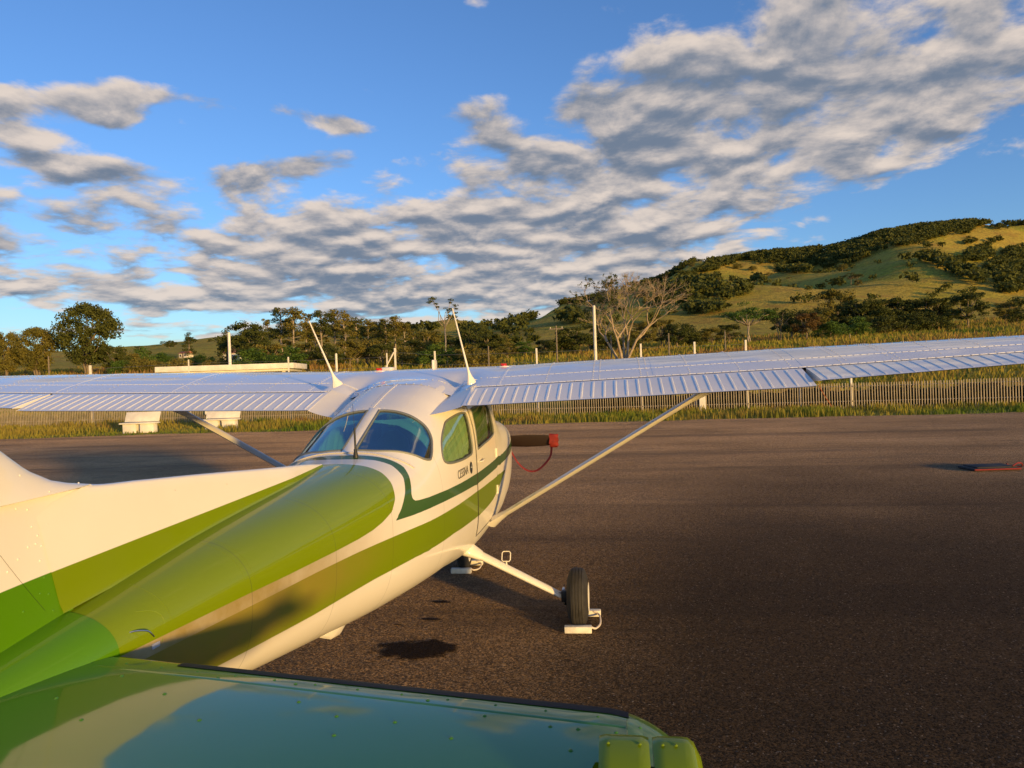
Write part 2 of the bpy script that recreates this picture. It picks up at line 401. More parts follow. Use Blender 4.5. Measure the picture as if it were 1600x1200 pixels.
M_white = dirt(mat('white_paint', WHITE, **PAINT), .10)
M_lime = dirt(mat('lime_paint', LIME, **PAINT), .06)
M_green = dirt(mat('green_paint', GREEN, **PAINT), .05)
M_stab = dirt(mat('stabilizer_green_paint', STAB, rough=.38, coat=1., coatr=.02, spec=.06), .04); M_stab.node_tree.nodes['Principled BSDF'].inputs['Coat IOR'].default_value = 1.49
M_wing = dirt(mat('wing_white_paint', (.82, .79, .75), rough=.38, coat=1., coatr=.06), .08)
M_black = mat('black_rubber', (.012, .012, .013), .55)
M_boot = mat('black_leading_edge_strip', (.006, .007, .010), .6, spec=.2)
M_seal = mat('grey_window_seal', (.16, .17, .16), .5)
M_metal = mat('bare_metal', (.55, .55, .56), .3, metal=1.)
M_dark = mat('dark_metal', (.03, .03, .033), .45, metal=.6)
M_red = mat('red_fabric', (.21, .013, .008), .75, var=.2, vscale=30)
M_redcap = mat('red_fuel_cap_paint', (.55, .02, .02), .35)
M_tyre = mat('tyre_rubber', (.028, .025, .022), .75, var=.25, vscale=18, bump=.2, bscale=90)
M_seat = mat('pale_grey_vinyl', (.80, .76, .68), .5)
M_lining = mat('cabin_lining', (.5, .5, .47), .8)
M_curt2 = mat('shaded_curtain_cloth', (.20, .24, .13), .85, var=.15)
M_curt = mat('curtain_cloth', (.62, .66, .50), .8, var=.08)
def glass(name, tint, dens, gl):
    m = bpy.data.materials.new(name); m.use_nodes = True; nt = m.node_tree; nt.nodes.clear(); X.nt = nt
    o = nt.nodes.new('ShaderNodeOutputMaterial'); t = nt.nodes.new('ShaderNodeBsdfTransparent'); g = nt.nodes.new('ShaderNodeBsdfGlossy')
    mx = nt.nodes.new('ShaderNodeMixShader'); fr = nt.nodes.new('ShaderNodeFresnel'); fr.inputs[0].default_value = 1.55
    t.inputs[0].default_value = (*tint, 1); g.inputs['Roughness'].default_value = .015
    tc = nt.nodes.new('ShaderNodeTexCoord'); n = noise(nt, tc.outputs['Object'], 2.2, 2, .5); b = nt.nodes.new('ShaderNodeBump'); b.inputs['Strength'].default_value = .25; b.inputs['Distance'].default_value = .01
    lk(nt, n, b.inputs['Height']); lk(nt, b.outputs[0], g.inputs['Normal'])
    lk(nt, X.op('MINIMUM', X(fr.outputs[0])*gl, 1.), mx.inputs[0])
    lk(nt, t.outputs[0], mx.inputs[1]); lk(nt, g.outputs[0], mx.inputs[2]); lk(nt, mx.outputs[0], o.inputs[0]); return m
M_glass = glass('tinted_rear_glass', (.26, .56, .58), 1, .5)
M_sglass = glass('green_side_glass', (.52, .66, .50), 1, .35)

# ------------------------------------------------------------------ aeroplane
PL = thing('airplane', 'white high-wing light airplane with lime and dark green stripes parked on the dark asphalt', 'airplane')
ss = np.unique(np.concatenate([np.linspace(-44, 95, 110), np.linspace(95, 150, 90), np.linspace(150, 214, 60), np.linspace(214, 268, 36)]))
V, F = skin_patch(ss, 78, HOLES)
V = np.array(V)
me = bpy.data.meshes.new('fuselage'); me.from_pydata(V.tolist(), [], F); me.update()
me.polygons.foreach_set('use_smooth', [True]*len(me.polygons)); fixn(me)
Q = unroll(V); Qs = Q.copy()
for nm, pl in (('band', UB), ('lime', UL), ('stripe', US)):
    a = me.attributes.new(nm, 'FLOAT', 'POINT'); a.data.foreach_set('value', sdf(Q, pl).astype(np.float32))
def body_paint():
    m = bpy.data.materials.new('airplane_livery'); m.use_nodes = True; nt = m.node_tree; p = nt.nodes['Principled BSDF']; X.nt = nt
    def A(n):
        q = nt.nodes.new('ShaderNodeAttribute'); q.attribute_name = n; return X(q.outputs['Fac'])
    tc = nt.nodes.new('ShaderNodeTexCoord'); s_ = nt.nodes.new('ShaderNodeSeparateXYZ'); lk(nt, tc.outputs['Object'], s_.inputs[0])
    c = mixc(nt, A('stripe').ss(-.0008, .0008), WHITE, LIME)
    aft = X(s_.outputs[1]).ss(-214.6*I+.0015, -214.6*I-.0015)
    lime = mixc(nt, aft, LIME, GREEN)
    z_ = X(s_.outputs[2]); yy = X(s_.outputs[1]); gn = noise(nt, tc.outputs['Object'], 5., 5, .6)   # soft brown shade painted into the colour along the lower tail cone
    tail_shade = yy.ss(-125*I, -195*I)*z_.ss(1.0, 1.16)*(gn.ss(.2, .7)*.25+.75)
    c = mixc(nt, tail_shade, c, (.27, .195, .04))
    c = mixc(nt, A('lime').ss(-.0008, .0008), c, lime)
    c = mixc(nt, A('band').ss(-.0008, .0008), c, DKGRN)
    y_ = X(s_.outputs[1]); seam_ = None
    for fs in (108.5, 141., 165., 190.):
        g_ = X.op('ABSOLUTE', y_+fs*I).ss(.0034, .0008); seam_ = g_ if seam_ is None else seam_+g_
    c = mixc(nt, seam_*.35, c, (.05, .05, .035))
    lk(nt, c, p.inputs['Base Color']); p.inputs['Roughness'].default_value = .38; p.inputs['Coat Weight'].default_value = .6; p.inputs['Coat Roughness'].default_value = .035; p.inputs['Specular IOR Level'].default_value = .06
    return dirt(m, .04)
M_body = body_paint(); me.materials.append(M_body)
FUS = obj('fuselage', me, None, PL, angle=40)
lV, lF = skin_patch(np.arange(-2, 128, 2.), 50, HOLES, off=-.022)
mb = MB(); mb.add(lV, lF)
f0, f1 = body_grid([-2., 0.], 40, -.03)[0], body_grid([127., 128.], 40, -.03)[0]
mb.add(f0, [tuple(range(len(f0)))]); mb.add(f1, [tuple(range(len(f1)))])
mb.box((0, -42*I, .86), (.46, 1.15, .02))
obj('cabin_lining', mb, M_lining, PL)
# glass and seals
def pane(name, U, ss_, m, mirror, K=90):
    V, F = skin_patch(ss_, K, (), U, .010, off=-.003); V = np.array(V)
    k = np.array([np.mean(V[list(f), 0]) for f in F]); F = [f for f, q in zip(F, k) if (q*mirror > 0 or mirror == 0)]
    mb = MB(); mb.add(V, F); me = mb.mesh(name)
    bm = bmesh.new(); bm.from_mesh(me); bmesh.ops.delete(bm, geom=[q for q in bm.verts if not q.link_faces], context='VERTS'); bm.to_mesh(me); bm.free()
    return obj(name, me, m, PL, norm=False)
def seal(P, sx, parent, r=.009):
    P = np.array(P)*np.array([sx, 1, 1]); mb = MB(); mb.tube(list(P)+[P[0], P[1]], (r), 6, cap=False); return obj('window_seal', mb, M_seal, parent)
for sx in (1, -1):
    o = pane('rear_window', URW, np.linspace(97, 123, 40), M_glass, sx); seal(REARWIN, sx, o)
    o = pane('side_window', USW, np.linspace(68, 109, 40), M_sglass, sx); seal(SIDEWIN, sx, o)
wn = pane('windshield', UWS, np.linspace(11, 31, 26), M_glass, 0, 60)
# centre strip between the rear panes
mb = MB(); ssx = np.linspace(99, 121.5, 14); xs = np.array([-.04, -.032, 0, .032, .04])
mb.grid([[(x, -s*I, onsurf(x, s)+(.001 if abs(x) > .035 else .006)) for x in xs] for s in ssx]); obj('window_centre_strip', mb, M_white, PL)
mb = MB(); P = np.array([(x, -s*I, onsurf(x, s)+.003) for x, s in [(x, 121.6+.1*0-7.*max(0, abs(x)-.3)**1.0*2.2) for x in np.linspace(-.42, .42, 30)]])
mb.tube(P, [(.016, .005)]*30, 6); obj('rear_window_retainer', mb, M_white, PL)
# seats and curtain behind the glass
def seat(x, fs, zt, w_, h=.85):
    mb = MB(); ring = []
    for t in np.linspace(0, 1, 12):
        hw = w_*(1-.55*max(0, t-.55)**1.4*2.2); zz = zt-h*(1-t); hw = max(hw, .05) if t < .999 else .04
        ring.append([(x+hw*math.cos(a)*(abs(math.cos(a))**-.4 if abs(math.cos(a)) > .1 else 1), -fs*I+.06*math.sin(a)+.1*(t-1), zz) for a in np.linspace(0, 2*math.pi, 20, endpoint=False)])
    mb.grid(ring, True); mb.add(ring[-1], [tuple(range(20))]); return mb
for x in (-.26, .26):
    o = obj('seat', seat(x, 52, 1.63, .19), M_seat, PL)
    mb = MB(); mb.box((x, -46*I, .98), (.22, .24, .07), bev=.05); obj('seat_cushion', mb, M_seat, o)
o = obj('seat', seat(0, 97, 1.42, .44, .55), M_seat, PL)
for sx in (1, -1):
    G = []
    for t in np.linspace(0, 1, 60):
        s_ = 70.+t*36.; G.append([(sx*(on_side(s_, z)-.035+.010*math.sin(t*62+.6*math.sin(z*9))+.006*math.sin(t*23)), -s_*I, z) for z in np.linspace(1.44, 1.80, 10)])
    mb = MB(); mb.grid(G); obj('curtain', mb, M_curt, PL)
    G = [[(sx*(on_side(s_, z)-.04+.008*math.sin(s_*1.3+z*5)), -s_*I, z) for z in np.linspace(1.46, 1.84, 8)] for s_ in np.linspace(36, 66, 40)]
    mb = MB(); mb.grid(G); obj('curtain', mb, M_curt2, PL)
    mb = MB(); mb.tube([(sx*(on_side(s_, 1.80)-.03), -s_*I, 1.80) for s_ in np.linspace(69, 100, 6)], .006); obj('curtain_rail', mb, M_metal, PL)
# doors
def door(sx):
    zs = np.concatenate([np.linspace(.80, 1.47, 14), np.linspace(1.49, 1.85, 10)]); fs = np.linspace(30.5, 67., 20)
    G = np.array([[(sx*(on_side(s_, z)+.004), -s_*I, z) for s_ in fs] for z in zs]); V = G.reshape(-1, 3)
    a = np.arange(len(zs)-1)[:, None]*20; k = np.arange(19)[None]; F = np.stack([a+k, a+k+1, a+20+k+1, a+20+k], -1).reshape(-1, 4)
    d = -sdf(unroll(V), UDW); V, F = clip(V, F, d); me = bpy.data.meshes.new('door'); me.from_pydata(V, [], F); me.update(); fixn(me)
    me.polygons.foreach_set('use_smooth', [True]*len(me.polygons))
    Q = unroll(np.array(V))
    for nm, pl in (('band', UB), ('lime', UL), ('stripe', US)):
        at_ = me.attributes.new(nm, 'FLOAT', 'POINT'); at_.data.foreach_set('value', sdf(Q, pl).astype(np.float32))
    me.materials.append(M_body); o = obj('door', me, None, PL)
    q = pane('door_window', UDW, np.linspace(31, 67, 40), M_sglass, sx); q.parent = o; seal(DOORWIN, sx, o)
    mb = MB(); rim = [(67.4, z) for z in np.linspace(.80, 1.86, 14)]+[(s_, 1.86) for s_ in np.linspace(66, 31, 6)]+[(30.2, z) for z in np.linspace(1.86, .80, 14)]+[(s_, .79) for s_ in np.linspace(31, 67, 10)]
    mb.tube([(sx*(on_side(s_, z)+.0005), -s_*I, z) for s_, z in rim], .0035, 5); obj('door_gap', mb, M_dark, o)
    mb = MB(); mb.tube([(sx*(.556), -58*I, 1.385), (sx*.575, -59*I, 1.385), (sx*.577, -63*I, 1.38), (sx*.558, -64.5*I, 1.38)], [.006, .008, .008, .006], 8); obj('door_handle', mb, M_white, o)
    for z in (1.02, 1.36):
        mb = MB(); mb.tube([(sx*(.553), -31*I, z-.04), (sx*.553, -31*I, z+.04)], .012, 8); obj('hinge', mb, M_white, o)
door(1); door(-1)
# lettering and round badge on the right side
fc = bpy.data.curves.new('lettering', 'FONT'); fc.body = 'CESSNA'; fc.size = .088; fc.extrude = .0006; fc.shear = .12; fc.space_character = 1.0
to = bpy.data.objects.new('tmp', fc); COL.objects.link(to); bpy.context.view_layer.update()
tm = bpy.data.meshes.new_from_object(to.evaluated_get(bpy.context.evaluated_depsgraph_get())); COL.objects.unlink(to); bpy.data.objects.remove(to)
tx = np.array([v.co[:] for v in tm.vertices]); L = tx[:, 0].max(); k = (93.5-80.5)*I/L
for v, q in zip(tm.vertices, tx):
    fs = 93.5-q[0]*k/I; z = 1.345+q[1]; v.co = (on_side(fs, z)+.0025+q[2], -fs*I, z)
tm.update(); tm.materials.clear(); M_ink = mat('dark_lettering', (.16, .15, .13), .5); obj('lettering', tm, M_ink, PL, smooth=False)
mb = MB(); cfs, cz = 76.2, 1.372
ringp = [[(on_side(cfs+r_*math.cos(a)/I, cz+r_*math.sin(a))+.003, -(cfs*I+r_*math.cos(a)), cz+r_*math.sin(a)) for a in np.linspace(0, 2*math.pi, 28, endpoint=False)] for r_ in (.001, .03, .046)]
mb.grid(ringp, True); bd = obj('round_badge', mb, mat('navy_badge', (.02, .03, .05), .4), PL)
mb = MB(); mb.add([(on_side(cfs, cz)+.0045, -(cfs*I+a), cz+b) for a, b in [(-.03, -.006), (.03, .002), (.028, .012), (.004, .006), (-.006, .026), (-.014, .024), (-.008, .004), (-.028, .008)]], [tuple(range(8))])
obj('badge_emblem', mb, mat('pale_badge_print', (.45, .48, .5), .4), bd, smooth=False)

# ---- wings
AL = math.atan(.138)
def naca(c, upper):
    c = np.asarray(c, float); t = .12; yt = 5*t*(.2969*np.sqrt(c)-.126*c-.3516*c**2+.2843*c**3-.1036*c**4)
    yc = np.where(c < .4, .02/.16*(.8*c-c*c), .02/.36*(.2+.8*c-c*c)); return yc+yt if upper else yc-yt
def chord(x): return np.where(x < 2.9, 1.626, 1.626-(x-2.9)*(1.626-1.15)/(5.35-2.9))
def le_fs(x): return np.where(x < 2.9, 28., 28+(x-2.9)*2.6)
def wingp(x, c, upper, dz=0.):
    ax = abs(x); ch = chord(ax); zz = naca(c, upper)*ch
    z0 = 2.084+max(0, ax-.7)*.0265
    y = -le_fs(ax)*I-c*ch*math.cos(AL)/math.cos(AL)
    z = z0-c*ch*.138+zz+dz
    if ax < .60 and upper:
        q = np.clip((c-.30)/.38, 0, 1); q = q*q*(3-2*q); e = np.clip((.60-ax)/.22, 0, 1); e = e*e*(3-2*e)
        z += (onsurf(min(ax, .40), float(-y/I))+.003-z)*q*e
    return (x, float(y), float(z))
CH = .745
def wing_main(sx):
    mb = MB(); xs = np.concatenate([np.linspace(0, .62, 8), np.linspace(.72, 2.9, 14), np.linspace(3.05, 5.35, 14)])
    cu = (1-np.cos(np.linspace(0, math.pi/2, 22)))*CH; cu = np.unique(np.round(np.concatenate([cu, np.linspace(.03, CH, 16)]), 5))
    G = [[wingp(sx*x, c, False) for c in cu[::-1]]+[wingp(sx*x, c, True) for c in cu[1:]] for x in xs]
    mb.grid(G); return mb
def movable(sx, x0, x1, defl, pitch_, cs=CH+.008):
    """flap or aileron with pressed stiffening beads; returns the mesh"""
    n = int(round((x1-x0)/pitch_)); xs = [x0, x0+.012]; hb = [0, 0]
    for i in range(n):
        xc = x0+(i+.5)*(x1-x0)/n
        xs += [xc-.012, xc-.005, xc+.005, xc+.012]; hb += [0, .0052, .0052, 0]
    xs += [x1-.012, x1]; hb += [0, 0]; cu = np.array([cs, cs+.012, cs+.03, .82, .88, .93, .965, .985, .992, .994]); mb = MB(); G = []
    for x, h in zip(xs, hb):
        hx = wingp(sx*x, cs, True); row = []
        for j, c in enumerate(np.concatenate([cu[::-1], cu])):
            up_ = j >= len(cu); p = np.array(wingp(sx*x, c, up_))
            if not up_: p[2] = min(p[2]+.0, p[2])
            if up_ and c == cu[-1]: p[2] = wingp(sx*x, 1, False)[2]+.004
            taper = np.clip((c-cs-.012)/.02, 0, 1)*np.clip((.988-c)/.02, 0, 1)
            if up_: p[2] += h*taper
            r_ = p-np.array(hx); ca, sa = math.cos(defl), math.sin(defl); y, z = r_[1], r_[2]
            row.append((p[0], hx[1]+y*ca+z*sa, hx[2]+z*ca-y*sa))
        G.append(row)
    mb.grid(G); m_ = len(cu)*2
    mb.add(G[0], [tuple(range(m_))]); mb.add(G[-1], [tuple(range(m_))]); return mb
def dome(mb, p, nrm, r=.006, h=.003):
    nrm = np.array(nrm, float)/np.linalg.norm(nrm); a = np.cross(nrm, (0, 1., .1)); a /= np.linalg.norm(a); b = np.cross(nrm, a); p = np.array(p)
    V = [p+(a*math.cos(t)+b*math.sin(t))*r for t in np.arange(6)*math.pi/3]+[p+(a*math.cos(t)+b*math.sin(t))*r*.55+nrm*h*.8 for t in np.arange(6)*math.pi/3]+[p+nrm*h]
    mb.add(V, [(i, (i+1) % 6, 6+(i+1) % 6, 6+i) for i in range(6)]+[(6+i, 6+(i+1) % 6, 12) for i in range(6)])
WG = {}
for sx in (1, -1):
    wg = WG[sx] = obj('wing', wing_main(sx), M_wing, PL, angle=40)
    mb = MB(); xs = np.linspace(5.35, 5.52, 7); G = []
    for i, x in enumerate(xs):
        t = i/6; sc = math.sqrt(max(0., 1-t**2.2))
        cu = np.concatenate([np.linspace(.995, .02, 14), [0], np.linspace(.02, .995, 14)]); row = []
        for j, c in enumerate(cu):
            p = np.array(wingp(sx*5.35, c, j >= 14)); mid = (np.array(wingp(sx*5.35, c, True))+np.array(wingp(sx*5.35, c, False)))/2
            q = mid+(p-mid)*sc; cc = np.array(wingp(sx*5.35, .45, True)); q[1] = cc[1]+(q[1]-cc[1])*(.55+.45*sc); q[0] = sx*x; row.append(q)
        G.append(row)
    mb.grid(G); obj('wing_tip', mb, M_wing, wg)
    obj('flap', movable(sx, .575, 3.0, math.radians(.4), .081), M_wing, PL, angle=13)
    obj('aileron', movable(sx, 3.03, 5.33, math.radians(5.5 if sx > 0 else 3.), .094), M_wing, PL, angle=13)
    # flap cove shadow gap: rear web of the wing
    # rivets
    mb = MB()
    for c, st in ((.30, .085), (.585, .05), (.735, .06)):
        for x in np.arange(.05, 5.3, st): p = wingp(sx*x, c, True); dome(mb, p, (0, -.05-.25*(c-.3), 1), .0075+.002*rng.random(), .0042)
    for x in np.arange(.78, 5.3, .36):
        for xx in ((x, x+.05) if int(x*10) % 3 == 0 else (x,)):
            for c in np.linspace(.06, .73, 22):
                if rng.random() > .12: dome(mb, wingp(sx*xx, c, True), (0, .1-.3*(c-.1), 1), .007, .004)
    tag(obj('rivets', mb, M_wing, wg, angle=0), kind='stuff')
    # skin laps
    for c, (xa, xb) in ((.585, (0.0, 5.3)), (.735, (.6, 5.3))):
        mb = MB(); G = []
        for x in np.linspace(xa, xb, 40):
            p0, p1 = np.array(wingp(sx*x, c-.011, True)), np.array(wingp(sx*x, c+.0, True)); G.append([p0+(0, 0, .0004), p0+(0, 0, .0015), p1+(0, 0, .0015), p1+(0, 0, -.001)])
        mb.grid(G); obj('skin_lap', mb, M_wing, wg)
    for x in (.76, 1.95, 3.02):
        mb = MB(); G = []
        for c in np.linspace(.02, .735, 24):
            p0, p1 = np.array(wingp(sx*x, c, True)), np.array(wingp(sx*(x+.028), c, True)); G.append([p0+(0, 0, -.001), p0+(0, 0, .0013), p1+(0, 0, .0013), p1+(0, 0, -.001)])
        mb.grid(G); obj('skin_lap', mb, M_wing, wg)
    # fuel cap
    px_ = wingp(sx*(.71 if sx > 0 else .42), .27, True); mb = MB(); mb.lathe([(-.004, .06), (.003, .056), (.005, .045)], px_, (0, 0, 1), 20); b_ = obj('fuel_filler_plate', mb, M_wing, wg)
    mb = MB(); mb.lathe([(.0, .03), (.012, .029), (.017, .024), (.018, .0)], px_, (0, 0, 1), 20); mb.box((px_[0], px_[1], px_[2]+.021), (.024, .006, .005)); obj('fuel_cap', mb, M_redcap, wg)
    # strut with its fairings
    lo, hi = np.array((sx*.60, -38*I, .80)), np.array((sx*2.37, -46*I, 1.86)); d = hi-lo; L = np.linalg.norm(d); d /= L
    ax = np.array((0, 1., 0))-d*d[1]; ax /= np.linalg.norm(ax); nn = np.cross(d, ax)
    ax, nn = ax*math.cos(.12)-nn*math.sin(.12)*sx, nn*math.cos(.12)+ax*math.sin(.12)*sx
    def strm(p, cl, th):
        cs_ = np.concatenate([np.linspace(1, 0, 9)**1.6, np.linspace(0, 1, 9)[1:-1]**1.6]); o_ = []
        for j, c in enumerate(cs_):
            y = th*2.9*(.2969*math.sqrt(c)-.126*c-.3516*c*c+.2843*c**3-.1036*c**4)*(1 if j < 9 else -1); o_.append(p+ax*(cl*(.4-c))+nn*y)
        return o_
    mb = MB(); G = [strm(lo+d*L*t, .14, .088) for t in (0, .33, .66, 1)]; mb.grid(G, True); stt = obj('wing_strut', mb, M_white, PL, angle=50)
    mb = MB(); G = [strm(lo+d*q, cl, th) for q, cl, th in ((-.10, .25, .19), (-.05, .22, .15), (0, .185, .12), (.04, .16, .10), (.06, .143, .092))]; mb.grid(G, True); obj('strut_fairing', mb, M_white, stt, angle=60)
    mb = MB(); G = [strm(lo+d*(L+q), cl, th) for q, cl, th in ((-.08, .143, .092), (-.05, .155, .1), (.0, .18, .12), (.09, .22, .16))]; mb.grid(G, True); obj('strut_fairing', mb, M_white, stt, angle=60)
    # wing root fairing between roof and flap
    def rf(fs, x): return np.array((sx*x, -fs*I, onsurf(x, fs)))
    G = []
    for t in np.linspace(0, 1, 15):
        fo = 73.2+t*(92.4-73.2); c = (fo-28)*I/1.626
        fi = 73.2+t*(94.5-73.2); xi = .385-.025*t
        b_ = np.array(wingp(sx*.578, min(c, .995), True)); a_ = rf(fi, xi)+(0, 0, .002); row = []
        for q in np.linspace(0, 1, 8):
            p = a_*(1-q)+b_*q; p[2] -= .006*math.sin(math.pi*q)*t**.5; row.append(p)
        low_ = np.array(wingp(sx*.578, min(c, .995), False)); row.append(low_)
        fi2 = min(fi, 100); row.append(np.array((sx*(on_side(fi2, float(min(low_[2]-.01, 1.86)))-.006), -fi2*I+.0, low_[2]-.02))); G.append(row)
    mb = MB(); mb.grid([g[:-1] for g in G]); obj('wing_root_fairing', mb, M_white, PL, angle=40)
# roof centre seam and joint
mb = MB(); G = [[(x-.03, -s_*I, onsurf(x, s_)+h_) for x, h_ in ((-.014, -.001), (-.012, .003), (.012, .003), (.014, -.001))] for s_ in np.linspace(73, 99, 10)]; mb.grid(G); obj('roof_seam', mb, M_white, PL)
mb = MB()
for x in np.arange(-.44, .45, .05):
    for s_ in (76, 98.6): dome(mb, (x, -s_*I, onsurf(x, s_)), (0, -.2, 1), .005, .0025)
for s_ in np.arange(78, 98, 1.6):
    for x in (-.05, -.01, -.22, .2): dome(mb, (x, -s_*I, onsurf(x, s_)), (0, -.2, 1), .0045, .0025)
for x in np.linspace(-.40, .40, 26):
    s_ = 121.6-15.4*max(0, abs(x)-.3); dome(mb, (x, -s_*I, onsurf(x, s_)+.006), (0, -.3, 1), .0045, .003)
tag(obj('rivets', mb, M_white, FUS, angle=0), kind='stuff')
# antennas
def whip(base, tip, name='antenna'):
    b, t = np.array(base), np.array(tip); mb = MB(); d = t-b
    mb.tube([b-d*.02, b+d*.015, b+d*.06, b+d*.12, b+d*.17, b+d*.6, t], [(.030, .045), (.027, .04), (.017, .026), (.011, .014), (.0085, .0085), (.006, .006), (.0045, .0045)], 10); return obj(name, mb, M_white, PL)
whip((-.474, -79*I, 2.045), (-.63, -84*I, 2.54)); whip((.547, -71*I, 2.03), (.452, -77*I, 2.60))
mb = MB(); b_ = np.array((.10, -125.7*I, 1.603)); mb.tube([b_, b_+(0, 0, .012), b_+(0, 0, .05), b_+(0, 0, .058), b_+(0, -.002, .18)], [.017, .016, .009, .0065, .006], 10); obj('antenna', mb, M_black, PL)
mb = MB(); mb.tube([b_+(0, -.002, .17), b_+(-.006, -.004, .33)], .0012, 5); obj('antenna', mb, M_black, PL)
for (x, fs, w1, h1) in ((-.42, 30, .10, .03), (.02, 30, .018, .075)):
    p = np.array(wingp(x, .10, True)); mb = MB(); mb.box(p+(0, 0, h1*.55), (w1*.5, .07, h1*.6), bev=.012); obj('antenna', mb, M_white, PL)

# ---- tail: dorsal fin, fin, rudder
DOR = pchip(np.array([137., 144, 160, 186, 200, 207.5, 211, 214, 217.5, 220.8, 224]), np.array([1.604, 1.626, 1.662, 1.722, 1.752, 1.770, 1.786, 1.806, 1.848, 1.911, 1.985]))
def fin_le(z):   # station of the leading edge at height z
    zz = np.array([1.770, 1.786, 1.806, 1.848, 1.911, 1.985, 2.66]); f = np.array([207.4, 211, 214, 217.5, 220.8, 223.6, 247.5]); return float(np.interp(z, zz, f))
def fin_mat(name, gcol, z_of):
    m = bpy.data.materials.new(name); m.use_nodes = True; nt = m.node_tree; p = nt.nodes['Principled BSDF']; X.nt = nt
    tc = nt.nodes.new('ShaderNodeTexCoord'); s_ = nt.nodes.new('ShaderNodeSeparateXYZ'); lk(nt, tc.outputs['Object'], s_.inputs[0])
    y, z = X(s_.outputs[1]), X(s_.outputs[2]); zl = 1.5965+(y+144*I)*(1.5965-1.545)/(221*I-144*I)
    lk(nt, mixc(nt, (z-zl).ss(-.0012, .0012), gcol, WHITE), p.inputs['Base Color'])
    for k_, v_ in (('Roughness', .38), ('Specular IOR Level', .06), ('Coat Weight', .6), ('Coat Roughness', .035)): p.inputs[k_].default_value = v_
    return dirt(m, .05)
M_fin = fin_mat('fin_paint', GREEN, 0); M_dor = fin_mat('dorsal_paint', LIME, 0)
def dorsal_half(t, h):
    e = min(1., (1-t)*h/.012); return .013*math.sqrt(max(0, 1-(1-e)**2))+.036*(1-t)**.85+.006*math.exp(-t*h/.006)
mb = MB(); G = []
for s_ in np.linspace(136.6, 209.5, 60):
    zt_ = float(DOR(s_)); zb_ = float(sec(s_)[1])-.012; h = max(zt_-zb_, .006); row = []
    fr = np.clip((s_-137)/70, 0.02, 1)
    for t in list(np.linspace(0, .9, 12))+[.94, .97, .99]: row.append((dorsal_half(t, h)*(.25+.75*min(1, fr*4)), t))
    R_ = [(a, -s_*I, zb_+h*t) for a, t in row]; G.append(R_+[(0, -s_*I, zt_)]+[(-a, y, z) for a, y, z in R_[::-1]])
for g in G[-8:]:                                             # the joint with the fin leans: lower rows run further aft
    k = (G.index(g)-len(G)+9)/8
    for j, (x, y, z) in enumerate(g):
        zz = np.clip((1.77-z)/.04, 0, 1); g[j] = (x, y-k*zz*(215.5-209.5+(z-1.44)*6.3)*I, z)
mb.grid(G); DF = obj('dorsal_fin', mb, M_dor, PL, angle=60)
def fsec(z, lead=None):
    le = fin_le(z) if z > 1.77 else 207.4+(1.77-z)*(213.5-207.4)/(1.77-1.43); te = 250+(z-1.4)*9.5
    if z <= 1.77: le = le
    c_ = (te-le)*I; o_ = []
    hw = .062 if z < 1.95 else .062-(z-1.95)*.03
    cs_ = np.concatenate([np.linspace(1, 0, 18)**1.9, np.linspace(0, 1, 18)[1:]**1.9])
    for j, c in enumerate(cs_):
        fr_ = min(1., (.35+.65*c) if z < 1.77 else 1.)
        y = hw*min(1., (1.9*math.sqrt(c)*(1-c*.47)))*.93
        if z < 1.77:
            t_ = np.clip((z-1.42)/.35, 0, 1); yd = dorsal_half(float(t_), .35)-.002; q = np.clip((c-.12)/.5, 0, 1); q = q*q*(3-2*q); y = yd+max(0., .058-yd)*q
        o_.append(((y if j < 18 else -y), -(le*I+c*c_), z))
    return o_
mb = MB(); zs = np.concatenate([np.linspace(1.36, 1.765, 12), np.linspace(1.772, 2.0, 14), np.linspace(2.06, 2.64, 8)]); G = [fsec(z) for z in zs]; mb.grid(G)
FN_ = obj('fin', mb, M_fin, PL, angle=50)
mb = MB(); G = []
for z in np.linspace(1.36, 2.66, 12):
    le = 250.4+(z-1.4)*9.5; te = 268+(z-1.4)*8; G.append([(.045, -le*I, z), (.0, -te*I, z), (-.045, -le*I, z)])
mb.grid(G, True); mb.add(G[-1], [(0, 1, 2)]); obj('rudder', mb, M_white, PL)
mb = MB()
def finx(fs, z):
    o_ = fsec(z)[:18]; ys = [-q[1]/I for q in o_]; return float(np.interp(fs, ys[::-1], [q[0] for q in o_][::-1]))
for z in np.linspace(1.44, 1.74, 7):
    fs = 215.5+(z-1.44)*6.3+1.0; dome(mb, (finx(fs, z), -fs*I, z), (1, 0, 0), .0045, .0025)
for t in np.linspace(.05, 1, 9):
    fs, z = 209+t*13, 1.77-t*.20+.02; dome(mb, (finx(fs, z), -fs*I, z), (1, 0, 0), .0045, .0025)
for fs, z in ((214, 1.70), (217, 1.63), (220, 1.75), (216, 1.78), (219.5, 1.84), (220.5, 1.47), (218, 1.5)): dome(mb, (finx(fs, z), -fs*I, z), (1, 0, 0), .004, .0022)
tag(obj('rivets', mb, M_fin, FN_, angle=0), kind='stuff')
mb = MB()
mb.tube([(finx(fs, z)+.0004, -fs*I, z) for fs, z in [(222.8-q*(222.8-217.6), 1.64-q*.19) for q in np.linspace(0, 1, 12)]], .0005, 4)
obj('panel_gap', mb, M_dark, FN_)
mb = MB()
for s_ in (150, 163, 178, 192): dome(mb, (.03, -s_*I, float(DOR(s_))-.05), (1, 0, 0.2), .004, .002)
tag(obj('rivets', mb, M_dor, DF, angle=0), kind='stuff')
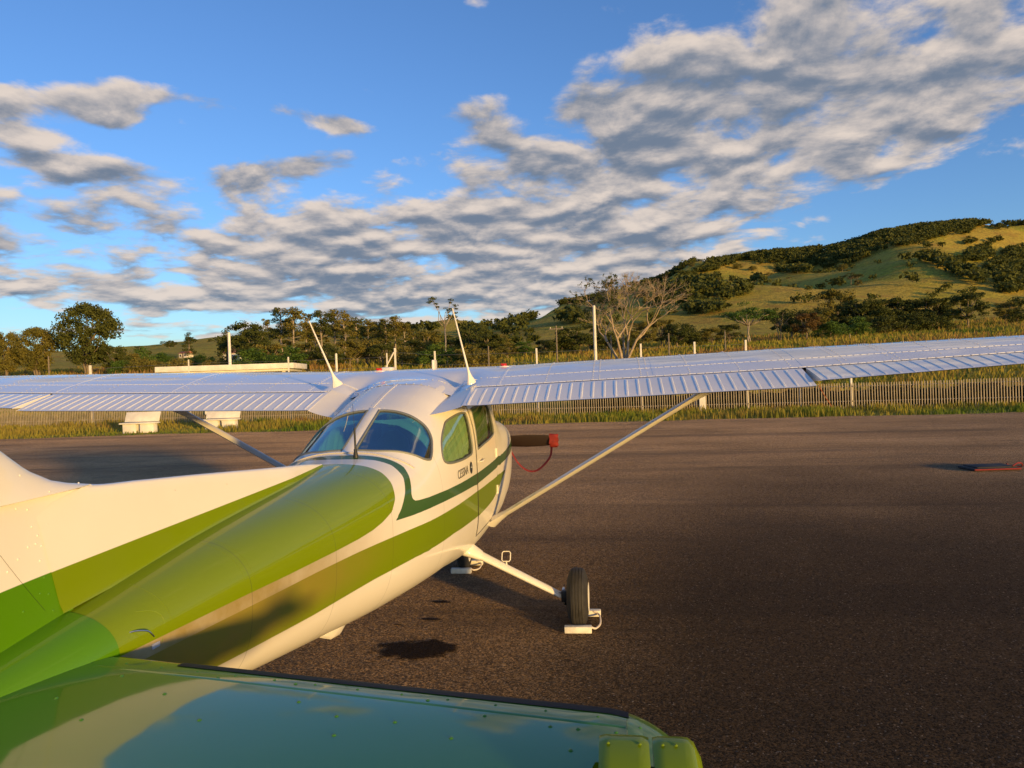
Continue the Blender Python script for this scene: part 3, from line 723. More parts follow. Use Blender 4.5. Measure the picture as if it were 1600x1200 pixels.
# ---- horizontal tail
def stab_le(x): return 214.2+max(0, x-.15)*6.35
def stp(x, fs, upper, grow=0.):
    ax = abs(x); le = stab_le(ax); te = 246.5; cr = te-le
    if ax > 1.62:
        q = min(1., (ax-1.62)/.185); le = le+(1-math.sqrt(max(0, 1-q*q)))*12.5
    c = np.clip((fs-le)*I/1.30, 0, 1); th = (.055-.016*ax/1.8)*min(1., 2.05*math.sqrt(c)-1.2*c+.08*c if c < .5 else 1.)
    if ax > 1.66: th *= math.sqrt(max(0.03, 1-((ax-1.66)/.15)**2))
    return np.array((x, -max(fs, le)*I, 1.288+(th+grow if upper else -th)))
def stab(sx):
    xs = np.concatenate([np.linspace(.10, 1.6, 22), np.linspace(1.63, 1.806, 12)]); tt = np.concatenate([np.linspace(0, 1, 20)**2])
    G = []
    for x in xs:
        le = stab_le(x)
        if x > 1.62: le += (1-math.sqrt(max(0, 1-((x-1.62)/.186)**2)))*12.5
        te = 246.5 if x < 1.6 else 234.6
        te = max(te, le+.2)
        G.append([stp(sx*x, le+(te-le)*t, False) for t in tt[::-1]]+[stp(sx*x, le+(te-le)*t, True) for t in tt[1:]])
    mb = MB(); mb.grid(G); return mb
for sx in (1, -1):
    st = obj('stabilizer', stab(sx), M_stab, PL, angle=45)
    # black abrasion strip along the leading edge
    mb = MB(); G = []
    for x in np.linspace(.45 if sx > 0 else .4, 1.668, 30):
        le = stab_le(x); x_ = min(x, 1.62)
        if x > 1.62: le += (1-math.sqrt(max(0, 1-((x-1.62)/.186)**2)))*12.5
        G.append([stp(sx*x, le+q, False)+(0, 0, -.0015) for q in (2.6, 1.6, .8, .3)]+[np.array((sx*x, -le*I+.0018, 1.288))]+[stp(sx*x, le+q, True)+(0, .001, .0015) for q in (.15, .5, 1.2, 2.1)])
    mb.grid(G); obj('leading_edge_strip', mb, M_boot, st)
    mb = MB(); G = []
    for x in np.linspace(.22, 1.66, 30):
        le = stab_le(x); G.append([stp(sx*x, le+q, True)+(0, 0, h_) for q, h_ in ((4.35, .0004), (4.38, .0016), (4.60, .0016), (4.9, -.0008))])
    mb.grid(G); obj('skin_lap', mb, M_stab, st)
    mb = MB(); G = []
    for fs in np.linspace(226.6, 231, 8): G.append([stp(sx*x, fs, True)+(0, 0, h_) for x, h_ in ((1.662, -.001), (1.664, .002), (1.684, .002), (1.70, -.0006))])
    mb.grid(G); obj('skin_lap', mb, M_stab, st)
    mb = MB()
    for fs_ in np.arange(216., 219.2, .6): pass
    for q in np.linspace(.3, 1.6, 12): dome(mb, stp(sx*q, stab_le(q)+3.0, True), (0, 0, 1), .0045, .0022)
    for (x, fs) in ((.55, 226), (.72, 231), (.9, 226.4), (1.02, 229), (1.05, 232.5), (1.16, 229.6), (1.2, 224.6), (1.35, 227.5), (1.5, 229), (1.55, 233), (1.62, 235), (1.69, 228.2), (1.74, 229.8), (.62, 221.4), (.84, 222), (.36, 222), (.3, 228), (.45, 232), (1.64, 229.5), (1.56, 229.2), (1.3, 232)): dome(mb, stp(sx*x, fs, True), (0, 0, 1), .0058, .003)
    tag(obj('rivets', mb, M_stab, st, angle=0), kind='stuff')
    # elevator with its balance horn at the tip
    mb = MB(); G = []
    for x in np.linspace(.2, 1.60, 10):
        G.append([(sx*x, -247.2*I, 1.322), (sx*x, -247.2*I, 1.25), (sx*x, -263*I, 1.236), (sx*x, -263*I, 1.244)])
    mb.grid(G, True); ev = obj('elevator', mb, M_stab, PL, angle=30)
    for (xa, xb) in ((1.610, 1.702), (1.709, 1.795)):
        mb = MB(); G = []
        for x in np.linspace(xa, xb, 9):
            e = 0. if xb < 1.75 else max(0., (x-1.762)/(xb-1.762))
            edge = min((x-xa), (xb-x))/(.012); th = .030*math.sqrt(max(.06, 1-e**3.))*(1. if edge > 1 else .8+.2*edge); lf = 234.8+e**4*1.4; row = []
            prof = [(14, 1.), (9, 1.), (4, 1.), (1.6, .94), (.6, .72), (.15, .4), (0, 0.)]
            for q, k_ in prof: row.append((sx*x, -(lf+q)*I, 1.288-(lf+q-247)*.0063-th*k_))
            for q, k_ in prof[::-1][1:]: row.append((sx*x, -(lf+q)*I, 1.288-(lf+q-247)*.0063+th*k_))
            G.append(row)
        mb.grid(G); m_ = len(G[0]); mb.add(G[0], [tuple(range(m_))]); mb.add(G[-1], [tuple(range(m_))])
        for _ in (0,): h_ = obj('balance_horn', mb, M_lime, ev, angle=40)
        mb = MB()
        for x in (xa+.017, xb-.017 if xb < 1.75 else xb-.045):
            for q in (1.9, 4.6, 7.5): dome(mb, (sx*x, -(234.8+q)*I, 1.288-(234.8+q-247)*.0063+.030), (0, -.13, 1), .0042, .0024)
        tag(obj('rivets', mb, M_lime, h_, angle=0), kind='stuff')
# tail fairing edge, seams on the tail cone
def ring_at(fs, th0, th1, r=.002, m=None, name='panel_gap', off=.0):
    mb = MB(); P = surf(np.full(24, fs), np.linspace(th0, th1, 24), off); mb.tube(P, r, 5); return obj(name, mb, m or M_dark, FUS)
G = []; mb = MB()
for fs, of in ((214.6, .0), (214.62, .004), (218, .005), (226, .006), (236, .0045), (240, .0)): G.append(list(surf(np.full(40, fs), np.linspace(.05, 1.66, 40), of)))
mb.grid(G); obj('tail_fairing', mb, M_green, PL, angle=60)
mb = MB(); P = [surf(np.array([fs]), np.array([th]), .0)[0] for fs, th in [(208.0, 1.60), (207.2, 1.3), (208, 1.05), (210, .9)]]; mb.tube(catmull(P, 6, False), .0014, 5); obj('panel_gap', mb, M_lime, FUS)
mb = MB(); mb.tube(catmull([(.17, -214*I, 1.305), (.20, -212.5*I, 1.34), (.235, -211*I, 1.335), (.245, -210.2*I, 1.31)], 6, False), .0022, 6); obj('bonding_wire', mb, M_metal, FUS)
mb = MB(); mb.box((.228, -209.*I, 1.272), (.003, .018, .008), bev=.002); obj('drain_cover', mb, mat('dull_aluminium', (.5, .5, .52), .6), FUS)
for fs in (150, 178):
    mb = MB(); P = surf(np.full(40, fs), np.linspace(.25, 2.4, 40), .0); mb.tube(P, .0011, 4); obj('panel_gap', mb, M_body if False else M_white, FUS) if False else None
mb = MB()
for fs in (140., 142., 164., 166., 189., 191., 206.):
    for th in np.linspace(.35, 1.35, 24): p = surf(np.array([fs]), np.array([th]))[0]; dome(mb, p, (p[0], 0, p[2]-1.28), .0032, .0013)
tag(obj('rivets', mb, M_lime, FUS, angle=0), kind='stuff')
# belly blade antenna
mb = MB(); mb.tube([(.15, -154*I, .81), (.165, -150*I, .785), (.17, -146*I, .772), (.155, -140*I, .765)], [(.02, .03), (.016, .05), (.014, .05), (.01, .02)], 8); obj('belly_fairing', mb, M_white, PL)

# ---- landing gear
def wheel(c, R_, W_, parent, main=True, sx=1):
    prof = []
    for t in np.linspace(-1, 1, 41):
        a = abs(t); h = t*W_/2; r_ = R_*(1-.42*a**3.4) if a < 1 else R_*.58
        r_ = R_-(R_*.40)*(a**4.2)
        if any(abs(t-g) < .03 for g in (-.45, -.15, .15, .45)): r_ -= .005
        prof.append((h, r_))
    prof = [(-W_*.36, R_*.56)]+prof+[(W_*.36, R_*.56)]
    root = obj('wheel', MB().lathe(prof, (0, 0, 0), (1, 0, 0), 56), M_tyre, parent, angle=25, loc=tuple(c))
    mb = MB(); mb.lathe([(-W_*.38, 0), (-W_*.38, R_*.30), (-W_*.42, R_*.56), (W_*.42, R_*.56), (W_*.38, R_*.30), (W_*.46, R_*.16), (W_*.46, 0)], (0, 0, 0), (1, 0, 0), 32); obj('rim', mb, M_white, root)
    return root
for sx in (1, -1):
    c = np.array((sx*1.305, -56.5*I, .226)); A = np.array((sx*.42, -63*I, .665)); B = np.array((sx*1.17, -57.5*I, .245))
    mb = MB(); d = B-A
    mb.tube([A, A+d*.12, A+d*.35, A+d*.7, B], [(.062, .03), (.058, .028), (.052, .026), (.046, .024), (.040, .022)], 14, flat=(0, 1, .15)); lg = obj('landing_gear_leg', mb, M_white, PL, angle=50)
    mb = MB(); mb.tube([A-d*.12+(0, 0, .02), A+d*.0, A+d*.09, A+d*.15], [(.10, .06), (.10, .055), (.078, .042), (.064, .033)], 16, flat=(0, 1, .15)); obj('leg_fairing', mb, M_white, lg, angle=60)
    mb = MB(); mb.tube([B-d*.03, B+(sx*.03, 0, -.012), (sx*1.24, c[1], c[2])], [.026, .026, .03], 12); mb.box((sx*1.185, c[1]+.03, c[2]+.0), (.012, .05, .06), bev=.008); obj('axle', mb, M_metal, lg)
    # boarding step: a small frame on the leg
    m_ = A+d*.42+(0, -.0, .028); q = [m_+(0, 0, 0), m_+(0, 0, .035)]; mb = MB(); mb.tube(q, .006, 6)
    e_ = np.array(d)/np.linalg.norm(d); hc = m_+np.array((0, 0, .07)); w1 = np.array((.035*sx, 0, 0)); h1 = np.array((0, .02, .036))
    loop = [hc+w1*a+h1*b for a, b in ((-.7, -1), (.7, -1), (1, -.7), (1, .7), (.7, 1), (-.7, 1), (-1, .7), (-1, -.7), (-.7, -1), (.7, -1))]; mb.tube(loop, .0045, 6, cap=False); obj('boarding_step', mb, M_white, lg)
    wl = wheel(c, .236, .168, PL, True, sx)
    mb = MB(); mb.lathe([(-.088*sx, .0), (-.088*sx, .115), (-.080*sx, .118), (-.080*sx, .06)], (0, 0, 0), (1, 0, 0), 32); mb.box((-.105*sx, -.075, .03), (.025, .03, .045), bev=.008); mb.box((-.1*sx, .06, -.055), (.018, .025, .03), bev=.006); obj('brake', mb, M_dark, wl)
    mb = MB(); mb.lathe([(.088*sx, .118), (.092*sx, .112), (.094*sx, .03), (.094*sx, 0)], (0, 0, 0), (1, 0, 0), 28); obj('hub_cap', mb, M_white, wl)
nc = np.array((0, 8.5*I, .19)); wheel(nc, .19, .13, PL, False)
mb = MB(); mb.tube([(0, 8*I+.0, .78), (0, 8.3*I, .52)], .04, 12); mb.tube([(0, 8.3*I, .52), (0, 8.5*I, .44)], .028, 12)
for sx in (1, -1): mb.tube([(0, 8.5*I, .44), (sx*.08, 8.5*I, .40), (sx*.082, 8.5*I, .19)], .014, 8)
ng = obj('nose_gear', mb, M_white, PL)
# propeller: blades level, spinner
M_blade = mat('dark_blade_paint', (.022, .010, .007), .6)
HB = np.array((0, 45*I, 1.285)); mb = MB(); mb.lathe([(-.06, .15), (0, .155), (.08, .13), (.17, .08), (.22, .03), (.23, 0)], HB, (0, 1, 0), 28); pr = obj('spinner', mb, M_white, PL)
for sx in (1, -1):
    mb = MB(); G = []
    for r_, cw, th, tw in ((.10, .08, .045, 50), (.22, .125, .03, 38), (.4, .155, .02, 28), (.6, .16, .014, 21), (.8, .145, .01, 17), (.92, .12, .008, 15), (.955, .07, .005, 15)):
        t_ = math.radians(tw); row = []
        for a in np.linspace(0, 2*math.pi, 14, endpoint=False):
            u, v = .5*cw*math.cos(a), .5*th*math.sin(a); row.append(HB+np.array((sx*r_, u*math.sin(t_)*sx*-1+v*math.cos(t_), u*math.cos(t_)+v*math.sin(t_)*sx)))
        G.append(row)
    mb.grid(G, True); mb.add(G[-1], [tuple(range(14))]); obj('propeller_blade', mb, M_blade, PL)
# cowling exhaust stub on the belly
mb = MB(); mb.tube([(.15, 6*I, .66), (.15, 3*I, .60), (.15, 0*I, .55)], .025, 10); obj('exhaust_pipe', mb, M_dark, PL)

# ---- things resting on or hung from the aeroplane
cov = thing('propeller_cover', 'red fabric cover slipped over the tip of the propeller blade with a hanging red ribbon', 'cover', tuple(HB))
mb = MB(); G = []
for r_, k_ in ((.875, .96), (.89, 1.0), (.93, 1.0), (.965, .98), (.98, .8)):
    row = []
    for j, a in enumerate(np.linspace(0, 2*math.pi, 16, endpoint=False)): row.append((r_+.006*math.sin(j*2.1), .030*k_*math.sin(a)+.006*math.sin(j*1.7+r_*40), .082*k_*math.cos(a)-.004+.004*math.sin(j*3.1+r_*31)))
    G.append(row)
mb.grid(G, True); mb.add(G[-1], [tuple(range(16))]); obj('sleeve', mb, M_red, cov)
mb = MB(); Pc = catmull([(.90, -.02, -.075), (.88, -.035, -.19), (.79, -.04, -.30), (.70, -.045, -.355), (.60, -.05, -.345), (.50, -.05, -.26), (.42, -.05, -.12), (.39, -.04, -.04)], 6, False)
mb.tube(Pc, [(.016*(1-.5*min(1., max(0, (.84-p[0])*3))) + .004, .0016) for p in Pc], 6, flat=(.5, -.4, .6)); obj('ribbon', mb, M_red, cov)
# ------------------------------------------------------------------ terrain
FH = np.array([-math.sin(YAW), math.cos(YAW)]); RH = np.array([math.cos(YAW), math.sin(YAW)])
STN = CAM[:2]
def horizon(u):
    u = np.asarray(u, float); return 600+FPX*math.tan(PIT)*-1*1.0 - (u-800)*math.tan(ROL) if False else 600-(-FPX*math.tan(-PIT))*0 + (-FPX*math.tan(-PIT)) - (u-800)*math.tan(ROL)
def zv(v, u, D): return CAM[2]+D*(horizon(u)-v)/FPX
COLS = np.array([-1600, -800, 0, 140, 250, 350, 450, 600, 700, 780, 840, 900, 960, 1060, 1120, 1190, 1250, 1300, 1340, 1400, 1450, 1500, 1560, 1600, 1800, 2400, 3200], float)
CREST = np.array([565, 565, 560, 558, 549, 533, 524, 508, 504, 513, 497, 475, 456, 431, 410, 399, 396, 394, 388, 376, 364, 356, 353, 346, 310, 330, 420], float)
SPUR = np.array([575, 570, 566, 562, 548, 534, 528, 522, 520, 525, 512, 497, 484, 462, 452, 444, 432, 420, 410, 403, 404, 414, 432, 446, 450, 440, 500], float)
Z110 = np.array([3, 3, 3, 3.2, 3.4, 3.5, 3.5, 3.5, 3.5, 3.6, 3.8, 3.9, 4, 4.2, 4.4, 4.6, 4.8, 5, 5.1, 5.3, 5.5, 5.6, 5.8, 6, 6.5, 8, 8], float)
Z180 = np.array([5.5, 6, 6.2, 6.4, 6.6, 6.7, 6.8, 7, 7.2, 7.4, 7.6, 7.9, 8.1, 8.4, 8.6, 8.8, 9, 9.3, 9.6, 10, 10.3, 10.6, 11, 11.4, 13, 16, 16], float)
V300 = np.array([585, 580, 575, 572, 566, 562, 560, 556, 552, 548, 543, 537, 531, 524, 519, 515, 512, 510, 507, 503, 500, 497, 494, 492, 488, 480, 520], float)
KD = np.array([0, 40, 70, 110, 180, 300, 480, 700, 830, 1000, 1150, 1500, 2600, 6000], float)
def knots(u):
    c = np.interp(u, COLS, CREST); s_ = np.interp(u, COLS, SPUR); v3 = np.interp(u, COLS, V300)
    z1, z2 = np.interp(u, COLS, Z110), np.interp(u, COLS, Z180); z3 = zv(v3, u, 300)
    zs = zv(s_, u, 700); z5 = (z3*.45+zs*.55); zc_ = zv(c, u, 1000); zm = np.minimum(zs*.55+zc_*.45, zs+ (zc_-zs)*.35)
    return np.stack([0*u, 0*u, z1*.42, z1, z2, z3, z5, zs, zm, zc_, zc_*.93, zc_*.6, zc_*.3, zc_*.05], -1)
UT = np.arange(-1700, 3300, 9.); DT = np.concatenate([np.linspace(6, 60, 24), np.geomspace(63, 1300, 120), np.geomspace(1400, 6500, 12)])
KN = knots(UT)
ZT = np.stack([pchip(KD, k)(DT) for k in KN])          # [u, D]
def blur(A, n, ax):
    k = np.hanning(2*n+3)[1:-1]; k /= k.sum(); P_ = np.pad(A, [(n, n) if i == ax else (0, 0) for i in (0, 1)], mode='edge')
    return sum(k[j]*np.take(P_, np.arange(A.shape[ax])+j, axis=ax) for j in range(2*n+1))
ZT = blur(ZT, 4, 0)
XT = STN[0]+DT[None]*FH[0]+((UT[:, None]-800)/FPX*DT[None])*RH[0]; YT = STN[1]+DT[None]*FH[1]+((UT[:, None]-800)/FPX*DT[None])*RH[1]
# gullies and swells on the hills
def vnoise(x, y, seed):
    r = np.random.default_rng(seed); G = r.standard_normal((64, 64)); xi = np.floor(x).astype(int); yi = np.floor(y).astype(int); fx = x-xi; fy = y-yi
    fx = fx*fx*(3-2*fx); fy = fy*fy*(3-2*fy); g = lambda a, b: G[a % 64, b % 64]
    return (g(xi, yi)*(1-fx)+g(xi+1, yi)*fx)*(1-fy)+(g(xi, yi+1)*(1-fx)+g(xi+1, yi+1)*fx)*fy
hm = np.clip((DT[None]-240)/400, 0, 1)
gul = vnoise(XT/110+YT/300, YT/240-XT/400, 3)*7+vnoise(XT/48+YT/150, YT/110, 4)*3.2+vnoise(XT/20, YT/24, 5)*.9
rid = -np.abs(vnoise(XT/85-YT/260, YT/300, 6))*9
ZT = ZT+hm*(gul+rid*np.clip((ZT-25)/60, 0, 1)+3)*np.clip((ZT-4)/40, .15, 1)
ZT = ZT+np.clip((DT[None]-60)/60, 0, 1)*(1-hm)*vnoise(XT/14, YT/14, 8)*.25
near = np.clip((YT-31.5)/14, 0, 1); ZT = ZT*near*near*(3-2*near)-.03
def ground_z(x, y):
    d = np.array([x, y])-STN; D = float(d@FH); u = 800+FPX*float(d@RH)/max(D, .1)
    fi = np.clip((u-UT[0])/9., 0, len(UT)-1.001); i = int(fi); a = fi-i; fj = np.clip(np.interp(D, DT, np.arange(len(DT))), 0, len(DT)-1.001); j = int(fj); b = fj-j
    return float((1-a)*((1-b)*ZT[i, j]+b*ZT[i, j+1])+a*((1-b)*ZT[i+1, j]+b*ZT[i+1, j+1]))
def place(u, D):
    x, y = STN+D*FH+(u-800)/FPX*D*RH; return float(x), float(y), ground_z(x, y)
def terrain_mat():
    m = bpy.data.materials.new('pasture_hills'); m.use_nodes = True; nt = m.node_tree; p = nt.nodes['Principled BSDF']; X.nt = nt
    tc = nt.nodes.new('ShaderNodeTexCoord'); P_ = tc.outputs['Object']
    a = noise(nt, P_, .012, 6, .6); b = noise(nt, P_, .09, 5, .65); c = noise(nt, P_, .9, 4, .7)
    col = mixc(nt, (a+(b-.5)*.5).ss(.43, .74), (.50, .37, .07), (.36, .35, .045))
    col = mixc(nt, b.ss(.52, .72)*.55, col, (.30, .19, .065))
    col = mixc(nt, c.ss(.4, .75)*.45, col, (.09, .095, .02))
    col = mixc(nt, (noise(nt, P_, .02, 3, .5)).ss(.66, .74)*.5, col, (.20, .11, .07))
    lk(nt, col, p.inputs['Base Color']); p.inputs['Roughness'].default_value = 1.; p.inputs['Specular IOR Level'].default_value = .05
    bb = nt.nodes.new('ShaderNodeBump'); bb.inputs['Strength'].default_value = .9; bb.inputs['Distance'].default_value = 1.2
    d_ = noise(nt, P_, .3, 6, .7); lk(nt, b*1.2+c*.5+d_*.9, bb.inputs['Height'])
    col = mixc(nt, d_.ss(.48, .68)*.6, col, (.10, .085, .022)); col = mixc(nt, noise(nt, P_, .05, 6, .65).ss(.5, .66)*.5, col, (.30, .17, .05)); lk(nt, col, p.inputs['Base Color']); lk(nt, bb.outputs[0], p.inputs['Normal']); return m
M_ter = terrain_mat()
m_, n_ = ZT.shape; a_ = (np.arange(m_-1)[:, None]*n_+np.arange(n_-1)[None]).ravel()
me = big_mesh('hills', np.stack([XT, YT, ZT], -1).reshape(-1, 3), np.stack([a_, a_+n_, a_+n_+1, a_+1], -1), smooth=True)
tag(obj('hills', me, M_ter, smooth=True, angle=0), kind='structure')
mb = MB(); mb.add([(-9000, -9000, -.12), (9000, -9000, -.12), (9000, 9000, -.12), (-9000, 9000, -.12)], [(0, 1, 2, 3)]); tag(obj('ground', mb, M_ter), kind='structure')

# ------------------------------------------------------------------ apron
def asphalt():
    m = bpy.data.materials.new('worn_asphalt'); m.use_nodes = True; nt = m.node_tree; p = nt.nodes['Principled BSDF']; X.nt = nt
    tc = nt.nodes.new('ShaderNodeTexCoord'); P_ = tc.outputs['Object']; mp = nt.nodes.new('ShaderNodeMapping'); lk(nt, P_, mp.inputs[0]); mp.inputs['Scale'].default_value = (.35, 1., 1.); mp.inputs['Rotation'].default_value = (0, 0, .05)
    big = noise(nt, mp.outputs[0], .33, 4, .55); band = noise(nt, mp.outputs[0], 1.3, 5, .6, .3); fine = noise(nt, P_, 55., 4, .75); med = noise(nt, P_, 14., 4, .6)
    vo = nt.nodes.new('ShaderNodeTexVoronoi'); vo.inputs['Scale'].default_value = 100.; lk(nt, P_, vo.inputs['Vector']); st = X(vo.outputs['Distance'])
    col = mixc(nt, big.ss(.35, .66), (.048, .028, .012), (.078, .047, .022))
    col = mixc(nt, band.ss(.54, .70)*.7, col, (.030, .020, .012))
    col = mixc(nt, med.ss(.35, .7)*.35, col, (.095, .068, .045))
    col = mixc(nt, fine.ss(.56, .72)*.7, col, (.17, .125, .085))
    col = mixc(nt, fine.ss(.46, .30)*.8, col, (.025, .02, .017))
    sp = nt.nodes.new('ShaderNodeSeparateColor'); lk(nt, vo.outputs['Color'], sp.inputs[0])
    gr = X(sp.outputs[0]); gr = gr*gr*1.6+.45; gc = nt.nodes.new('ShaderNodeCombineColor'); [lk(nt, gr, gc.inputs[i]) for i in range(3)]
    col = mixc(nt, 1., col, gc.outputs[0], 'MULTIPLY')
    mq = nt.nodes.new('ShaderNodeMapping'); lk(nt, P_, mq.inputs[0]); mq.inputs['Scale'].default_value = (.05, .75, 1.); mq.inputs['Rotation'].default_value = (0, 0, -.05)
    col = mixc(nt, noise(nt, mq.outputs[0], 1., 6, .65, .4).ss(.50, .64)*.6, col, (.022, .015, .010))
    # colour turns paler further out, darker under and right of the aeroplane
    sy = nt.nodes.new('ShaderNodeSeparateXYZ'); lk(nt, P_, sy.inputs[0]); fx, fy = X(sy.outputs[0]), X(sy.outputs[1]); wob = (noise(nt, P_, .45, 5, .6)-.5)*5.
    paler_far = (fy+wob).ss(-1., 13.); darker_right = (fx*1.0-fy*.25+wob*.45).ss(.2, 2.9); k_ = paler_far*5.2+(1-paler_far)*(2.7-darker_right*2.28)
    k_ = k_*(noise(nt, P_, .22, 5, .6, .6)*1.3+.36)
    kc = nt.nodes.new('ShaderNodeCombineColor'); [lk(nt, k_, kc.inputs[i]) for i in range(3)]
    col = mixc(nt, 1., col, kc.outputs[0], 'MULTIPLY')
    col = mixc(nt, X(sp.outputs[1]).ss(.985, .99)*.5, col, (.40, .32, .24))
    lk(nt, col, p.inputs['Base Color']); p.inputs['Roughness'].default_value = .88; p.inputs['Specular IOR Level'].default_value = .25
    bb = nt.nodes.new('ShaderNodeBump'); bb.inputs['Strength'].default_value = 1.; bb.inputs['Distance'].default_value = .014
    lk(nt, fine*.9+(1-st)*.5+med*.4, bb.inputs['Height'])
    # every stone of the aggregate leans its own way
    vm = nt.nodes.new('ShaderNodeVectorMath'); vm.operation = 'MULTIPLY_ADD'; lk(nt, vo.outputs['Color'], vm.inputs[0]); vm.inputs[1].default_value = (1.1, 1.1, 0.); vm.inputs[2].default_value = (-.55, -.55, 0.)
    va = nt.nodes.new('ShaderNodeVectorMath'); va.operation = 'ADD'; lk(nt, vm.outputs[0], va.inputs[0]); lk(nt, bb.outputs[0], va.inputs[1]); vn = nt.nodes.new('ShaderNodeVectorMath'); vn.operation = 'NORMALIZE'; lk(nt, va.outputs[0], vn.inputs[0])
    lk(nt, vn.outputs[0], p.inputs['Normal'])
    if 'Diffuse Roughness' in p.inputs: p.inputs['Diffuse Roughness'].default_value = 1.
    p.inputs['Sheen Weight'].default_value = .10; p.inputs['Sheen Roughness'].default_value = .5; p.inputs['Sheen Tint'].default_value = (.9, .62, .38, 1)
    p.inputs['Specular IOR Level'].default_value = .1; return m
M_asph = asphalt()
ex = np.linspace(-90, 90, 361); ey = 22.2+vnoise(ex/1.7, ex*0+3.1, 21)*.16+vnoise(ex/.5, ex*0+9.1, 22)*.07-.0*ex+.5*np.exp(-((ex-5)/9)**2)-np.clip(-ex-18, 0, 99)*.10
mb = MB(); mb.add([(x, y, 0.) for x, y in zip(ex, ey)]+[(90, -60, 0), (-90, -60, 0)], [tuple(range(len(ex)+1, -1, -1))])
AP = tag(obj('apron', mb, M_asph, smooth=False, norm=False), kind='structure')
def oil_mat():
    m = bpy.data.materials.new('oil_soaked_asphalt'); m.use_nodes = True; nt = m.node_tree; p = nt.nodes['Principled BSDF']; X.nt = nt
    q = nt.nodes.new('ShaderNodeAttribute'); q.attribute_name = 'rad'; tc = nt.nodes.new('ShaderNodeTexCoord')
    n = noise(nt, tc.outputs['Object'], 55., 4, .75); n2 = noise(nt, tc.outputs['Object'], 7., 4, .6); n3 = noise(nt, tc.outputs['Object'], 100., 2, .6)
    lk(nt, (X(q.outputs['Fac'])+(n-.5)*.6+(n2-.5)*1.7).ss(1.12, .80)*.90, p.inputs['Alpha'])
    lk(nt, mixc(nt, n3.ss(.4, .65), (.016, .009, .005), (.05, .031, .017)), p.inputs['Base Color']); p.inputs['Roughness'].default_value = .85; p.inputs['Specular IOR Level'].default_value = .08; return m
M_oil = oil_mat()
def stain(c, rx, ry, seed, sc=1.):
    n = 48; rr = np.linspace(0.02, 1.25, 10); V = []; A = []
    for r_ in rr:
        for k in range(n): a = 2*math.pi*k/n; V.append((c[0]+rx*r_*math.cos(a), c[1]+ry*r_*math.sin(a), .004)); A.append(r_)
    F = [(i*n+k, i*n+(k+1) % n, (i+1)*n+(k+1) % n, (i+1)*n+k) for i in range(9) for k in range(n)]
    return obj('oil_stain', big_mesh('oil_stain', V, F, {'rad': A}), M_oil, AP, smooth=False)
stain((.083, -80.7*I), .30, .19, 3); stain((.034, -54.3*I), .075, .03, 5); stain((-.22, -60*I), .04, .012, 6); stain((.0, -36*I), .09, .04, 9)

# ------------------------------------------------------------------ verge and wild grass (blades)
def grass_mat():
    m = bpy.data.materials.new('dry_grass'); m.use_nodes = True; nt = m.node_tree; p = nt.nodes['Principled BSDF']; X.nt = nt
    q = nt.nodes.new('ShaderNodeAttribute'); q.attribute_name = 'dry'; f = X(q.outputs['Fac'])
    c = mixc(nt, f.ss(.0, .5), (.13, .18, .02), (.32, .26, .045)); c = mixc(nt, f.ss(.5, 1.), c, (.30, .175, .06))
    lk(nt, c, p.inputs['Base Color']); p.inputs['Roughness'].default_value = .8; p.inputs['Specular IOR Level'].default_value = .1
    tr = nt.nodes.new('ShaderNodeBsdfTranslucent'); lk(nt, c, tr.inputs[0]); mx = nt.nodes.new('ShaderNodeMixShader'); mx.inputs[0].default_value = .3
    o = nt.nodes['Material Output']; lk(nt, p.outputs[0], mx.inputs[1]); lk(nt, tr.outputs[0], mx.inputs[2]); lk(nt, mx.outputs[0], o.inputs[0]); return m
M_grass = grass_mat()
def blades(name, pts, h, wd, dry, lean=.35):
    n = len(pts); r = rng; ang = r.random(n)*math.pi*2; dv = np.stack([np.cos(ang), np.sin(ang)], 1); la = r.random(n)*math.pi*2; lv = np.stack([np.cos(la), np.sin(la)], 1)*(lean*h*r.random(n))[:, None]
    b0 = pts.copy(); b0[:, :2] -= dv*(wd/2)[:, None]; b1 = pts.copy(); b1[:, :2] += dv*(wd/2)[:, None]
    m0 = pts.copy(); m0[:, :2] += lv*.35-dv*(wd*.38)[:, None]; m0[:, 2] += h*.6; m1 = m0.copy(); m1[:, :2] += dv*(wd*.76)[:, None]
    t = pts.copy(); t[:, :2] += lv; t[:, 2] += h
    V = np.stack([b0, b1, m0, m1, t], 1).reshape(-1, 3); o = (np.arange(n)*5)[:, None]
    F = np.concatenate([o+np.array([[0, 1, 3]]), o+np.array([[0, 3, 2]]), o+np.array([[2, 3, 4]])])
    me = big_mesh(name, V, F, {'dry': np.repeat(dry, 5)}); return tag(obj(name, me, M_grass, smooth=False, angle=0), kind='stuff')
def scatter(n, x0, x1, y0, y1):
    return np.stack([x0+(x1-x0)*rng.random(n), y0+(y1-y0)*rng.random(n), np.zeros(n)], 1)
edge_y = lambda x: np.interp(x, ex, ey)
FENCE = lambda x: 28.9-.072*x
P = scatter(90000, -46, 34, 18.5, 36); P = P[(P[:, 1] > edge_y(P[:, 0])-.05+.25*rng.random(len(P)))]
cl = vnoise(P[:, 0]/1.1, P[:, 1]/1.1, 31)*.5+vnoise(P[:, 0]/4, P[:, 1]/4, 32)*.5; keep = rng.random(len(P)) < .55+.45*np.clip(cl+.3, 0, 1); P = P[keep]; cl = cl[keep]
back = np.clip((P[:, 1]-edge_y(P[:, 0])-2.2)/3, 0, 1); P[:, 2] = -.03
blades('grass', P, (.10+.16*np.clip(cl+.5, 0, 1.4)+.04*back)*(.6+.8*rng.random(len(P))), .025+.03*rng.random(len(P)), np.clip(.22+.34*back+.22*vnoise(P[:, 0]/2.5, P[:, 1]/2, 33)+.25*(rng.random(len(P))-.5), 0, 1))
